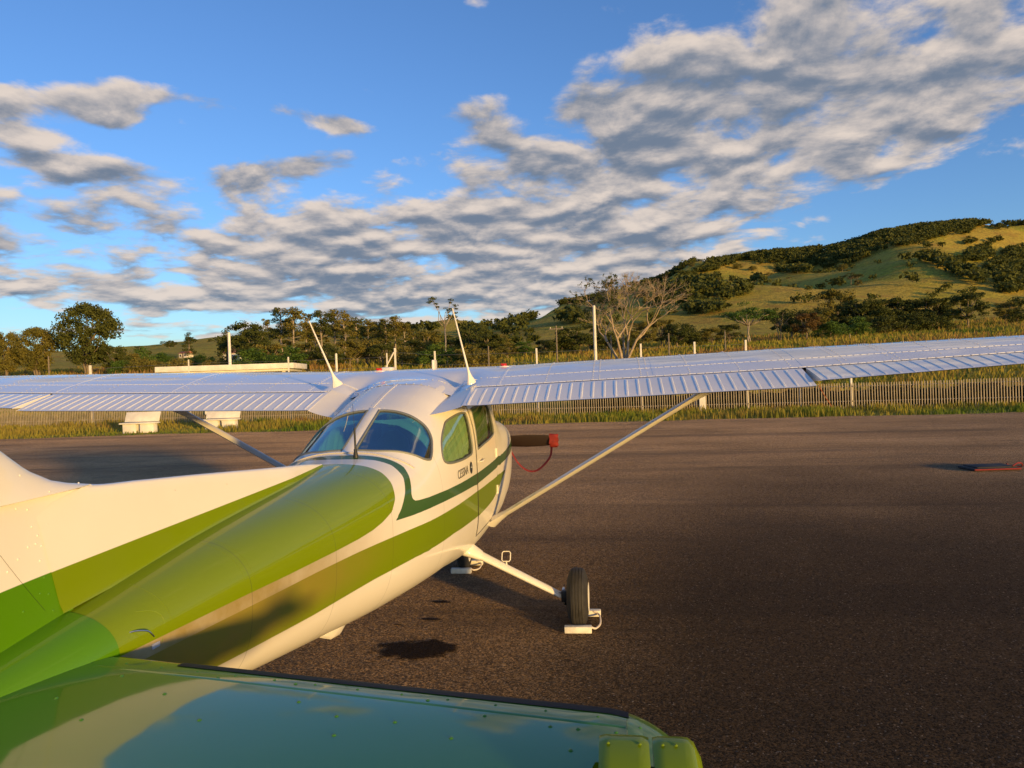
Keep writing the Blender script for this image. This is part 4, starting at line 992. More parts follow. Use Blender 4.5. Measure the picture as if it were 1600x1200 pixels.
# rougher brown grass on the bank beyond the fence
n = 110000; D = 36+(rng.random(n)**1.25)*190; u = -150+rng.random(n)*1950; xy = STN+D[:, None]*FH+((u-800)/FPX*D)[:, None]*RH
P = np.concatenate([xy, np.zeros((n, 1))], 1); P = P[P[:, 1] > FENCE(P[:, 0])+1]
fi = [ground_z(x, y) for x, y, _ in P]; P[:, 2] = np.array(fi)-.03; Dp = (P[:, :2]-STN)@FH
cl = vnoise(P[:, 0]/2.2, P[:, 1]/2.2, 41); cl2 = vnoise(P[:, 0]/9, P[:, 1]/9, 42)
blades('wild_grass', P, (.30+.22*np.clip(cl+.3, 0, 2)+.15*np.clip(cl2, 0, 1.5))*(.6+.8*rng.random(len(P)))*(1+Dp/260), (.05+.05*rng.random(len(P)))*(1+Dp/70), np.clip(.54+.26*cl2+.15*cl+.4*(rng.random(len(P))-.5)-.25*(rng.random(len(P)) > .82), 0, 1), .5)

# ------------------------------------------------------------------ fence along the verge
M_conc = mat('painted_concrete', (.33, .275, .195), .85, var=.18, vscale=3.)
M_whc = mat('whitewashed_concrete', (.74, .69, .60), .8, var=.12, vscale=1.6)
M_wood = mat('weathered_wood', (.20, .16, .12), .9, var=.25, vscale=5.)
M_wire = mat('galvanized_wire', (.30, .29, .27), .5, metal=.6)
fen = thing('picket_fence', 'long low fence of narrow pale concrete pickets running behind the grass verge', 'fence', (0, FENCE(0), 0))
pk = MB(); pk.box((0, 0, .60), (.019, .016, .60)); pk.add([(-.019, -.016, 1.2), (.019, -.016, 1.2), (.019, .016, 1.2), (-.019, .016, 1.2), (0, 0, 1.235)], [(0, 1, 4), (1, 2, 4), (2, 3, 4), (3, 0, 4)])
pkm = pk.mesh('picket', False); pkm.materials.append(M_conc)
vis = [x for x in np.concatenate([np.arange(17.2, -2.2, -.116), np.arange(-9, -24., -.116)])][:300]
lo_ = min(x for x in vis)
for x in vis:
    o = bpy.data.objects.new('picket', pkm); COL.objects.link(o); o.parent = fen
    o.location = (x, FENCE(x)-FENCE(0)+(rng.random()-.5)*.012, -.04-.02*rng.random()); o.rotation_euler = ((rng.random()-.5)*.02, (rng.random()-.5)*.03, 0)
mb = MB()
for x in np.concatenate([np.arange(-2.3, -9, -.116), np.arange(lo_-.116, -46, -.116), np.arange(17.3, 33, .116)]): mb.box((x, FENCE(x)-FENCE(0), .575), (.019, .016, .62))
tag(obj('pickets', mb, M_conc, fen, smooth=False), kind='stuff')
for z in (.32, 1.02):
    mb = MB(); A_, B_ = (-46, FENCE(-46)-FENCE(0)+.035, z), (33, FENCE(33)-FENCE(0)+.035, z); mb.tube([A_, B_], [(.016, .022)]*2, 4); obj('rail', mb, M_conc, fen, smooth=False)
def fence_xy(u, off=.12):
    d = ray(u, 600)[:2]; a = CAM[:2]; t = (28.9+off-.072*a[0]-a[1])/(d[1]+.072*d[0]); return a+t*d, t
def vtop(u, v):      # height of the post top seen at this bearing on the fence line
    (x, y), _ = fence_xy(u); k = (x-CAM[0])/ray(u, v)[0] if abs(ray(u, v)[0]) > .2 else (y-CAM[1])/ray(u, v)[1]; return x, y, CAM[2]+k*ray(u, v)[2]
posts = [(142, 570, .09), (296, 561, .05), (452, 557, .06), (606, 551, .05), (619, 543, .075), (681, 548, .07), (840, 543, .07), (1003, 536, .07), (1087, 533, .075), (1167, 530, .075), (1330, 545, .07), (1250, 545, .06)]
wf = thing('wire_fence', 'tall white concrete posts strung with thin wires standing above the pickets of the low fence', 'fence', (0, FENCE(0)+.12, 0))
tops = []
for u, v, r_ in posts:
    x, y, z = vtop(u, v)
    if u > 1200: z = 1.5
    mb = MB(); mb.box((0, 0, z/2), (r_*.62, r_*.6, z/2), bev=.01); obj('post', mb, M_whc, wf, smooth=False, loc=(x, y-FENCE(0)-.12, -.03)); 
    if u < 1200: tops.append((x, y-FENCE(0)-.12, z))
p0 = [t for t, q in zip(tops, posts) if q[0] == 619][0]; mb = MB(); mb.tube([(p0[0]-.06, p0[1], p0[2]-.25), (p0[0]-1.25, p0[1]+.05, 1.6)], .04, 6); obj('brace', mb, M_whc, wf)
for f_ in (.62, .78, .93):
    mb = MB(); mb.tube([(a, b, c*f_) for a, b, c in sorted(tops)], .006, 4); obj('wire', mb, M_wire, wf)
mb = MB(); x, y, _ = vtop(1096, 622); 
gp = thing('fence_pillar', 'short thick white pillar in the picket fence behind the upper end of the right wing strut', 'pillar', (x, y-.1, 0)); mb.box((0, 0, .68), (.15, .12, .68), bev=.015); obj('shaft', mb, M_whc, gp, smooth=False); mb = MB(); mb.box((0, 0, 1.38), (.17, .14, .03), bev=.01); obj('cap', mb, M_whc, gp, smooth=False)

# dark clipped hedge growing behind the right part of the fence
hg = thing('hedge', 'low dark green hedge growing close behind the pickets at the right', 'hedge', (10., FENCE(10.)+.9, 0))
def hedge_mesh():
    r = np.random.default_rng(44); n = 26000; x = -10.5+23*r.random(n); z = .95*r.random(n)**.8*(.9+.12*np.sin(x*1.7)+.06*np.sin(x*5.1)); y = (r.random(n)-.5)*.9-.072*x
    a = r.standard_normal((n, 3)); a /= np.linalg.norm(a, axis=1)[:, None]; b = np.cross(a, r.standard_normal((n, 3))); b /= np.linalg.norm(b, axis=1)[:, None]; s_ = .035+.05*r.random(n); P = np.stack([x, y, z], 1)
    V = np.stack([P-a*s_[:, None], P+b*(s_*.6)[:, None], P+a*s_[:, None], P-b*(s_*.6)[:, None]], 1).reshape(-1, 3); return big_mesh('foliage', V, np.arange(n*4).reshape(-1, 4), {'tone': np.repeat(r.random(n)*.7, 4)})
HEDGE = (hg, hedge_mesh())

# ------------------------------------------------------------------ benches and low pavilion on the left
def bench(loc, rz, label):
    b = thing('bench', label, 'bench', loc, rz, 'concrete benches on the verge')
    mb = MB(); mb.box((0, 0, .46), (.86, .27, .035), bev=.012); obj('seat', mb, M_whc, b, angle=30)
    mb = MB(); c_, s_ = math.cos(.42), math.sin(.42); mb.box((0, .30, .74), (.84, .03, .25), [[1, 0, 0], [0, c_, s_], [0, -s_, c_]], bev=.012); obj('backrest', mb, M_whc, b, angle=30)
    for x in (-.42, .42): mb = MB(); mb.box((x, .02, .21), (.32, .2, .215), bev=.015); obj('leg', mb, M_whc, b, angle=30)
    return b
bench((-20.75, 23.9, -.03), .10, 'white concrete bench on the grass, clear of the left wing strut')
bench((-17.35, 25.2, -.03), .10, 'white concrete bench partly hidden behind the left wing strut')
pv = thing('pavilion', 'low white flat-roofed concrete pavilion beyond the fence, its roof just above the left wing', 'building', (-29.5, 48.5, ground_z(-29.5, 48.5)), math.radians(14))
zr = zv(583, 300, 58)-pv.location.z
mb = MB(); mb.box((0, 0, zr+.32), (5.3, 3.0, .22), bev=.02); obj('roof', mb, M_whc, pv, angle=30)
mb = MB(); mb.box((0, 0, zr+.0), (4.9, 2.7, .10), bev=.02); obj('beam', mb, M_whc, pv, angle=30)
for x, y in ((-4.4, -2.3), (-1.5, -2.3), (1.5, -2.3), (4.4, -2.3), (-4.4, 2.3), (4.4, 2.3)): mb = MB(); mb.box((x, y, zr/2-.05), (.14, .14, zr/2-.05), bev=.01); obj('column', mb, M_whc, pv, angle=30)
mb = MB(); mb.box((0, 1.6, zr/2-.06), (4.0, .1, zr/2-.06)); obj('wall', mb, M_whc, pv, smooth=False)
sb = thing('sign_board', 'blank white board fixed low on the picket fence between the two benches', 'board', (-20.3, FENCE(-20.3)-.2, 0)); mb = MB(); mb.box((0, 0, .78), (.9, .025, .30), bev=.01); obj('panel', mb, M_whc, sb, smooth=False)
for x in (-.7, .7): mb = MB(); mb.box((x, .05, .55), (.04, .03, .58)); obj('post', mb, M_whc, sb, smooth=False)
# poles
def pole(u, v_top, D, r_, m, label, name='pole', cat='pole', arm=False, group=None):
    x, y, z = place(u, D); h = zv(v_top, u, D)-z; t = thing(name, label, cat, (x, y, z), 0, group)
    mb = MB(); mb.tube([(0, 0, -.2), (0, 0, h)], [r_*1.15, r_*.85], 10); obj('shaft', mb, m, t)
    if arm:
        mb = MB(); mb.box((0, 0, h-.35), (.8, .05, .06)); obj('crossarm', mb, m, t, smooth=False)
        for k in (-.65, 0, .65): mb = MB(); mb.tube([(k, 0, h-.29), (k, 0, h-.12)], .035, 6); obj('insulator', mb, M_whc, t)
    else:
        mb = MB(); mb.tube([(0, 0, h), (0, 0, h+.04)], [r_*.95, r_*.5], 8); obj('cap', mb, m, t)
    return t
pole(932, 478, 52, .11, M_whc, 'tall white concrete pole standing in front of the bare spreading tree')
pole(361, 520, 60, .13, M_whc, 'tall white concrete pole beyond the pavilion, in front of the green knoll')
pole(527, 553, 50, .09, M_whc, 'slim white pole rising behind the left roof antenna')
pole(872, 509, 80, .08, M_wood, 'thin grey pole left of the tall white pole, in front of the dark hedge', arm=True)
for u, v, D in ((957, 524, 95), (1047, 521, 100), (1135, 518, 110), (765, 541, 100), (1330, 522, 120)): pole(u, v, D, .10, M_wood, 'short brown wooden post in the rough grass below the hill', 'wooden_post', 'post', False, 'wooden posts in the rough grass')
pole(78, 557, 90, .09, M_wood, 'brown wooden post in front of the leftmost trees', 'wooden_post', 'post')
for u, v, D in ((1043, 519, 150), (991, 515, 150)): pole(u, v, D, .12, M_wood, 'wooden utility pole with a crossarm at the foot of the hill', 'utility_pole', 'pole', True, 'utility poles below the hill')

# ------------------------------------------------------------------ small houses far off on the left
M_wall = mat('limewashed_wall', (.68, .62, .54), .9, var=.1, vscale=.6); M_roof = mat('clay_roof_tiles', (.30, .12, .07), .85, var=.3, vscale=2.); M_pane = mat('dark_window_pane', (.03, .035, .04), .15)
def house(u, D, w_, d_, h_, rz, label):
    x, y, z = place(u, D); t = thing('house', label, 'house', (x, y, z), rz)
    mb = MB(); mb.box((0, 0, h_/2-.3), (w_/2, d_/2, h_/2+.3)); obj('wall', mb, M_wall, t, smooth=False)
    mb = MB(); e = .45; r_ = h_+d_*.28; mb.add([(-w_/2-e, -d_/2-e, h_), (w_/2+e, -d_/2-e, h_), (w_/2+e, d_/2+e, h_), (-w_/2-e, d_/2+e, h_), (-w_/2-e, 0, r_), (w_/2+e, 0, r_)], [(0, 1, 5, 4), (2, 3, 4, 5), (0, 4, 3), (1, 2, 5), (3, 2, 1, 0)]); obj('roof', mb, M_roof, t, smooth=False)
    for k in (-.30, .30):
        mb = MB(); mb.box((w_*k, -d_/2-.01, h_*.55), (.55, .06, .5)); f = obj('window', mb, M_wall, t, smooth=False); mb = MB(); mb.box((w_*k, -d_/2-.075, h_*.55), (.47, .01, .42)); obj('pane', mb, M_pane, f, smooth=False)
    mb = MB(); mb.box((0, -d_/2-.02, 1.0), (.45, .05, 1.02)); obj('door', mb, M_wood, t, smooth=False)
house(375, 260, 9, 6, 3., .1, 'small pale red-roofed house just right of the tall white pole on the left')
house(293, 330, 4.5, 4, 1.9, -.2, 'small pale house with a red roof among bushes above the pavilion')
house(392, 250, 6, 5, 2.6, .4, 'low pale outbuilding with a red roof beside the larger red-roofed house')

# ------------------------------------------------------------------ trees
def leaf_mat(name, c1, c2):
    m = bpy.data.materials.new(name); m.use_nodes = True; nt = m.node_tree; p = nt.nodes['Principled BSDF']; X.nt = nt
    oi = nt.nodes.new('ShaderNodeObjectInfo'); q = nt.nodes.new('ShaderNodeAttribute'); q.attribute_name = 'tone'
    f = X(q.outputs['Fac'])*.7+X(oi.outputs['Random'])*.3; c = mixc(nt, f, c1, c2); lk(nt, c, p.inputs['Base Color']); p.inputs['Roughness'].default_value = .7; p.inputs['Specular IOR Level'].default_value = .15
    tr = nt.nodes.new('ShaderNodeBsdfTranslucent'); lk(nt, c, tr.inputs[0]); mx = nt.nodes.new('ShaderNodeMixShader'); mx.inputs[0].default_value = .22
    o = nt.nodes['Material Output']; lk(nt, p.outputs[0], mx.inputs[1]); lk(nt, tr.outputs[0], mx.inputs[2]); lk(nt, mx.outputs[0], o.inputs[0]); return m
M_leaf = leaf_mat('dark_leaves', (.040, .058, .012), (.11, .115, .026)); M_leaf2 = leaf_mat('olive_leaves', (.09, .095, .018), (.25, .20, .045)); M_leaf3 = leaf_mat('green_leaves', (.05, .10, .016), (.11, .17, .03)); M_leaf4 = leaf_mat('rusty_leaves', (.09, .055, .018), (.16, .095, .03))
obj('foliage', HEDGE[1], leaf_mat('dark_hedge_leaves', (.010, .017, .006), (.028, .040, .012)), HEDGE[0], smooth=False, angle=0)
M_bark = mat('grey_bark', (.20, .155, .11), .95, var=.3, vscale=3.); M_bark3 = mat('brown_bark', (.36, .27, .18), .95, var=.3, vscale=3.); M_bark2 = mat('pale_bark', (.36, .29, .22), .9, var=.25, vscale=3.)
def leaves(cl, per, size, seed, fl=.8):
    """cl: clump centres and radii (n,6) -> leaf cards"""
    r = np.random.default_rng(seed); C_ = np.repeat(cl[:, :3], per, 0); R_ = np.repeat(cl[:, 3:6], per, 0); n = len(C_)
    d = r.standard_normal((n, 3)); d /= np.linalg.norm(d, axis=1)[:, None]; rad = r.random(n)**.4
    P = C_+d*R_*rad[:, None]; nr = d+.7*r.standard_normal((n, 3)); nr /= np.linalg.norm(nr, axis=1)[:, None]
    a = np.cross(nr, r.standard_normal((n, 3))); a /= np.linalg.norm(a, axis=1)[:, None]; b = np.cross(nr, a); s_ = size*(.55+.9*r.random(n))
    V = np.stack([P-a*s_[:, None], P+b*(s_*.55)[:, None], P+a*s_[:, None], P-b*(s_*.55)[:, None]], 1).reshape(-1, 3)
    tone = np.clip(np.repeat(r.random(len(cl)), per)*.6+.4*r.random(n), 0, 1)
    return V, np.arange(n*4).reshape(-1, 4), np.repeat(tone, 4)
def limb(mb, p, q, r0, r1, wob, r, n=5, sides=6):
    p, q = np.array(p, float), np.array(q, float); L = np.linalg.norm(q-p); P = [p+(q-p)*t+(r.standard_normal(3)*wob*L*math.sin(math.pi*t) if 0 < t < 1 else 0) for t in np.linspace(0, 1, n)]
    mb.tube(P, list(np.linspace(r0, r1, n)), sides); return P
def proto(kind, seed):
    """unit tree: height 1 in z; returns trunk mesh and crown mesh"""
    r = np.random.default_rng(seed); mb = MB(); cl = []; H = 1.
    if kind == 'round':
        P = limb(mb, (0, 0, -.02), (.01, 0, .5), .035, .02, .02, r)
        for i in range(110):
            a = r.random()*6.28; z = .22+.74*r.random(); env = .42*math.sin(min(1, (z-.10)/.52)*math.pi/2)*math.sqrt(max(.05, 1-((z-.52)/.5)**2 if z > .52 else 1)); rr = env*(.35+.65*r.random()**.6); c = (rr*math.cos(a), rr*math.sin(a), z); k = .065+.05*r.random(); cl.append((*c, k*1.15, k*1.15, k*.85))
            if i % 8 == 0: limb(mb, (0, 0, .2+.3*r.random()), c, .012, .004, .05, r, 4, 5)
        for k in (-.03, .04): limb(mb, (k*.6, k, -.02), (k*2.5, k, .4), .022, .012, .02, r)
        per, sz = 120, .017
    elif kind == 'tall':
        P = limb(mb, (0, 0, -.02), (.015*r.standard_normal(), 0, .93), .014, .006, .012, r, 7)
        for i in range(24):
            z = .50+.5*r.random()**.8; a = r.random()*6.28; rr = .14*r.random()**.6*(1.1 if z < .85 else .7); c = (rr*math.cos(a), rr*math.sin(a), z); k = .035+.04*r.random(); cl.append((*c, k*1.2, k*1.2, k*.8)); limb(mb, (0, 0, z-.07), c, .005, .002, .05, r, 3, 4)
        for i in range(3):
            z = .32+.15*r.random(); a = r.random()*6.28; c = (.09*math.cos(a), .09*math.sin(a), z); cl.append((*c, .035, .035, .022)); limb(mb, (0, 0, z-.05), c, .004, .002, .05, r, 3, 4)
        per, sz = 80, .013
    elif kind == 'oak':
        limb(mb, (0, 0, -.02), (.02, 0, .42), .03, .02, .03, r)
        for i in range(46):
            a = r.random()*6.28; z = .30+.60*r.random(); rr = .50*math.sqrt(max(.04, 1-((z-.5)/.52)**2))*(.3+.7*r.random()); c = (rr*math.cos(a), rr*math.sin(a), z); k = .06+.07*r.random(); cl.append((*c, k*1.3, k*1.3, k*.75))
            if i % 3 == 0: limb(mb, (0, 0, .25+.15*r.random()), c, .014, .004, .06, r, 4, 5)
        per, sz = 120, .022
    elif kind == 'flat':
        for k in (-.05, .06): limb(mb, (k*.3, 0, -.02), (k*2, k, .55), .02, .012, .03, r)
        for i in range(30):
            a = r.random()*6.28; rr = .62*r.random()**.55; c = (rr*math.cos(a), rr*math.sin(a), .66+.26*(1-(rr/.62)**2)*r.random()+.06*r.random()-.10*(r.random() < .3)); k = .07+.05*r.random(); cl.append((*c, k*1.5, k*1.5, k*.55))
            if i % 2 == 0: limb(mb, (.05*math.cos(a), .05*math.sin(a), .45), c, .012, .003, .06, r, 4, 5)
        per, sz = 110, .02
    elif kind == 'bush':
        limb(mb, (0, 0, -.03), (0, 0, .4), .03, .02, .03, r)
        for i in range(34):
            a = r.random()*6.28; rr = .55*r.random()**.6; z = .14+.72*r.random()*(1-.55*(rr/.55)**2); k = .11+.1*r.random(); cl.append((rr*math.cos(a), rr*math.sin(a), z, k*1.15, k*1.15, k*.85))
        per, sz = 110, .03
    elif kind == 'cone':
        limb(mb, (0, 0, -.02), (0, 0, .95), .02, .004, .005, r)
        for i in range(26):
            z = .12+.86*r.random(); a = r.random()*6.28; rr = .17*(1-z)**.7*r.random()**.4+.01; k = .05+.02*r.random(); cl.append((rr*math.cos(a), rr*math.sin(a), z, k, k, k*1.2))
        per, sz = 80, .015
    elif kind == 'sparse':
        P = limb(mb, (0, 0, -.02), (.02, 0, .55), .012, .008, .015, r, 6)
        for i in range(7):
            a = r.random()*6.28; q = (.02+.17*math.cos(a)*(.4+.6*r.random()), .17*math.sin(a), .72+.28*r.random()); limb(mb, (.02, 0, .5+.06*r.random()), q, .006, .002, .06, r, 5, 5)
            k = .025+.018*r.random(); cl.append((*q, k*1.5, k*1.5, k*.7)); cl.append((q[0]+.03*r.standard_normal(), q[1]+.03*r.standard_normal(), q[2]-.04, k, k, k*.5))
        per, sz = 36, .011
    cl = np.array(cl); V, F, t = leaves(cl, per, sz, seed+50)
    tm = mb.mesh('trunk'); cm = big_mesh('crown', V, F, {'tone': t}); return tm, cm
PROT = {}
for k, n in (('round', 3), ('tall', 4), ('oak', 3), ('flat', 2), ('bush', 3), ('cone', 1), ('sparse', 1)): PROT[k] = [proto(k, 100+17*i+len(k)*7) for i in range(n)]
def variants(kind, lm, bm_):
    o_ = []
    for tm, cm in PROT[kind]:
        a, b = tm.copy(), cm.copy(); a.materials.append(bm_); b.materials.append(lm); o_.append((a, b))
    return o_
VAR = {}
def tree(kind, u, vtop_, D, wide, label, lm=None, bark=None, group=None, name=None, cat='tree', h=None, xyz=None):
    lm = lm or M_leaf; bark = bark or M_bark; key = (kind, lm.name, bark.name)
    if key not in VAR: VAR[key] = variants(kind, lm, bark)
    x, y, z = place(u, D) if xyz is None else xyz
    if h is None: h = zv(vtop_, u, D)-z
    tm, cm = VAR[key][int(rng.integers(len(VAR[key])))]
    t = thing(name or {'tall': 'eucalyptus_tree', 'bush': 'bush', 'cone': 'conifer_tree', 'flat': 'flat_topped_tree', 'sparse': 'thin_tree'}.get(kind, 'leafy_tree'), label, cat, (x, y, z), rng.random()*6.28, group)
    t.scale = (h*wide, h*wide, h)
    for nm, m_ in (('trunk', tm), ('crown', cm)):
        o = bpy.data.objects.new(nm, m_); COL.objects.link(o); o.parent = t
    return t
tree('round', 140, 475, 150, .90, 'big round dense tree, the largest on the left side', M_leaf)
tree('round', 60, 512, 150, .85, 'medium rounded tree just left of the big dense tree', M_leaf2)
tree('round', 12, 519, 150, .8, 'rounded tree at the left edge with a pale patch of light in its crown', M_leaf2)
tree('round', -25, 525, 155, .9, 'tree cut by the left edge of the view', M_leaf2)
tree('oak', 180, 538, 150, .9, 'small bushy tree crowding the right side of the big dense tree', M_leaf)
tree('cone', 298, 519, 330, 1.9, 'small dark tree alone on the crest of the grassy knoll', M_leaf)
tree('cone', 357, 512, 200, 1.5, 'narrow dark conifer on the knoll beside the tall white pole', M_leaf)
for i, (u, v, D, w_, k) in enumerate(((205, 548, 170, 1.2, 'bush'), (228, 540, 180, 1., 'bush'), (222, 556, 140, 1.4, 'bush'), (256, 548, 190, 1.3, 'bush'), (276, 556, 130, 1.5, 'bush'), (318, 551, 210, 1.6, 'bush'), (345, 556, 150, 1.5, 'bush'), (190, 560, 140, 1.3, 'bush'), (330, 560, 140, 1.3, 'bush'), (300, 556, 180, 1.3, 'bush'), (241, 560, 160, 1.5, 'bush'))):
    tree(k, u, v, D, w_, 'low rounded bush on the slope above the pavilion', M_leaf3 if i % 2 else M_leaf2, group='bushes on the left slope')
tree('oak', 384, 500, 150, 1.0, 'broad spreading tree at the left end of the eucalyptus row', M_leaf)
tree('oak', 405, 512, 140, 1.1, 'darker spreading tree beside the tall white pole, in front of the eucalyptus row', M_leaf)
tree('tall', 422, 498, 170, 1., 'small slim eucalyptus with a thin crown at the left of the row', M_leaf2)
for i, (u, v, D, w_) in enumerate(((443, 481, 150, 1.05), (462, 481, 145, 1.1), (482, 489, 150, 1.0), (506, 487, 150, 1.1), (526, 485, 155, 1.15), (541, 492, 150, 1.1), (560, 497, 160, 1.2), (578, 500, 165, 1.3), (596, 498, 155, 1.2), (606, 503, 150, 1.3), (622, 496, 150, 1.25), (636, 505, 150, 1.25), (648, 512, 160, 1.3), (454, 500, 160, 1.2), (495, 505, 165, 1.2))):
    tree('tall', u, v, D, w_*1.25, 'tall eucalyptus with tufted crown and pale trunk in the row behind the left roof antenna', M_leaf2 if i % 3 else M_leaf, M_bark2, 'eucalyptus row')
tree('sparse', 699, 459, 120, 1.1, 'tall thin tree with a few tufts of leaves, left of the right roof antenna', M_leaf, M_bark2)
for i, (u, v, D, w_, k, lm) in enumerate(((425, 535, 130, 1.3, 'oak', M_leaf2), (450, 538, 120, 1.5, 'bush', M_leaf3), (480, 533, 125, 1.3, 'oak', M_leaf2), (515, 538, 120, 1.3, 'oak', M_leaf), (548, 530, 125, 1.2, 'oak', M_leaf2), (575, 528, 130, 1.3, 'oak', M_leaf2), (600, 535, 125, 1.3, 'oak', M_leaf), (630, 538, 120, 1.4, 'bush', M_leaf2), (655, 530, 130, 1.3, 'oak', M_leaf), (690, 533, 115, 1.5, 'bush', M_leaf3), (715, 528, 125, 1.4, 'oak', M_leaf), (745, 506, 140, 1.0, 'oak', M_leaf), (768, 520, 135, 1.3, 'oak', M_leaf), (742, 535, 110, 1.5, 'bush', M_leaf2), (795, 535, 130, 1.4, 'oak', M_leaf2), (822, 532, 130, 1.3, 'oak', M_leaf3), (850, 530, 140, 1.3, 'oak', M_leaf), (668, 515, 190, 1.3, 'oak', M_leaf2), (585, 515, 190, 1.2, 'oak', M_leaf), (780, 522, 200, 1.3, 'oak', M_leaf2), (397, 540, 125, 1.4, 'bush', M_leaf3))):
    tree(k, u, v, D, w_, 'mid green scrubby tree in the belt of trees behind the airplane cabin', lm, group='scrub belt behind the cabin')
for i, (u, v, D, w_, k, lm) in enumerate(((900, 508, 130, 1.3, 'oak', M_leaf), (925, 505, 140, 1.2, 'oak', M_leaf), (1005, 500, 140, 1.1, 'oak', M_leaf2), (1035, 497, 150, 1.1, 'oak', M_leaf2), (1060, 503, 140, 1.2, 'oak', M_leaf), (1085, 506, 150, 1.3, 'bush', M_leaf), (1115, 510, 140, 1.3, 'oak', M_leaf2), (1142, 505, 150, 1.2, 'oak', M_leaf), (880, 520, 130, 1.4, 'bush', M_leaf), (950, 515, 140, 1.3, 'bush', M_leaf), (985, 522, 130, 1.4, 'bush', M_leaf))):
    tree(k, u, v, D, w_, 'dark bushy tree at the foot of the hill around the bare tree', lm, group='trees around the bare tree')
tree('flat', 1172, 472, 140, 1.0, 'flat-topped tree with pale forked trunks at the foot of the hill', M_leaf3, M_bark2)
tree('flat', 1220, 480, 145, .9, 'dark flat-topped tree directly right of the paler flat-topped tree', M_leaf)
tree('oak', 1308, 448, 175, .85, 'tall feathery olive tree rising highest in the tree line below the hill', M_leaf2)
tree('oak', 1262, 487, 140, 1.1, 'rusty brown tree in the tree line below the hill', M_leaf4)
for i, (u, v, D, w_, k, lm) in enumerate(((1240, 482, 170, 1.2, 'oak', M_leaf), (1280, 480, 165, 1.2, 'oak', M_leaf2), (1330, 470, 165, 1.0, 'oak', M_leaf), (1352, 464, 160, 1.0, 'oak', M_leaf), (1375, 466, 160, 1.0, 'oak', M_leaf), (1398, 462, 160, 1.0, 'oak', M_leaf), (1420, 465, 160, 1.0, 'oak', M_leaf), (1442, 463, 160, 1.05, 'oak', M_leaf), (1465, 463, 160, 1.0, 'oak', M_leaf), (1484, 470, 160, .95, 'oak', M_leaf), (1340, 492, 145, 1.3, 'bush', M_leaf3), (1300, 498, 140, 1.4, 'bush', M_leaf3), (1385, 488, 150, 1.3, 'bush', M_leaf), (1425, 486, 150, 1.3, 'bush', M_leaf), (1460, 485, 150, 1.3, 'bush', M_leaf))):
    tree(k, u, v, D, w_, 'dark tree in the dense hedge line below the grassy spur', lm, group='dense tree line below the spur')
tree('oak', 1514, 454, 150, .95, 'dark rounded tree standing alone at the right end of the tree line', M_leaf)
tree('oak', 1575, 470, 165, 1.2, 'dark tree near the right edge', M_leaf2); tree('bush', 1592, 478, 150, 1.4, 'black-green bush cut by the right edge', M_leaf); tree('oak', 1640, 462, 160, 1.2, 'dark tree beyond the right edge', M_leaf)
# bare spreading tree
x, y, z = place(975, 92); h = (zv(416, 985, 92)-z)*1.10; bt = thing('bare_tree', 'leafless spreading tree with several pale trunks and fine twigs in front of the hill', 'tree', (x, y, z))
mb = MB(); tw = MB(); r_ = np.random.default_rng(12); tips = []
def grow(p, d, L, r0, lev):
    d = d/np.linalg.norm(d); q = p+d*L; (mb if lev < 3 else tw).tube([p, p+d*L*.5+r_.standard_normal(3)*.05*L, q], [r0, r0*.82, r0*.66], 7 if lev < 2 else 4, cap=False)
    if lev >= 6: tips.append(q); return
    for k in range(2 if lev < 1 else (3 if r_.random() < (.5 if lev < 3 else .75) else 2)):
        nd = d+r_.standard_normal(3)*np.array((.55, .55, .28))+np.array((0, 0, .06)); grow(q, nd, L*(.66+.18*r_.random()), r0*.64, lev+1)
    if lev == 5: tips.append(q)
for dx_, dy_ in ((-.62, .1), (-.2, -.25), (.22, .2), (.55, -.1), (.05, .5)): grow(np.array((dx_*.4, dy_*.4, -.1)), np.array((dx_*.85, dy_*.9, 1.)), h*.26, .21, 0)
obj('trunk', mb, M_bark3, bt, angle=0); obj('twigs', tw, M_bark3, bt, angle=0)
tp = np.array(tips); tp = tp[(tp[:, 0] < -.5) | (r_.random(len(tp)) < .10)]; tp = tp[r_.random(len(tp)) < .5]
V, F, t_ = leaves(np.concatenate([tp, np.full((len(tp), 3), .22)], 1), 10, .10, 77); me = big_mesh('crown', V, F, {'tone': t_}); obj('crown', me, M_leaf, bt, smooth=False, angle=0)
# single trees dotted on the open slopes
def on_hill(n, umin, umax, Dmin, Dmax, fn, seed):
    r = np.random.default_rng(seed); o_ = []
    while len(o_) < n:
        D = Dmin+(Dmax-Dmin)*r.random(); u = umin+(umax-umin)*r.random()
        if r.random() < fn(u, D): o_.append((u, D))
    return o_
def hill_v(u, D): x, y, z = place(u, D); return horizon(u)-(z-CAM[2])*FPX/D
for u, D in on_hill(70, 1000, 1650, 420, 980, lambda u, D: .7, 5):
    x, y, z = place(u, D); tree(random.choice(('oak', 'oak', 'bush', 'flat')), u, 0, D, 1.1+.3*random.random(), 'small tree standing alone on the open grassy hillside', random.choice((M_leaf, M_leaf2)), group='lone trees on the hillside', h=4+5*random.random())
for u, D in on_hill(16, 180, 460, 300, 700, lambda u, D: 1., 6): tree('oak', u, 0, D, 1.2, 'small tree standing alone on the low left hills', M_leaf, group='lone trees on the left hills', h=3.5+3*random.random())
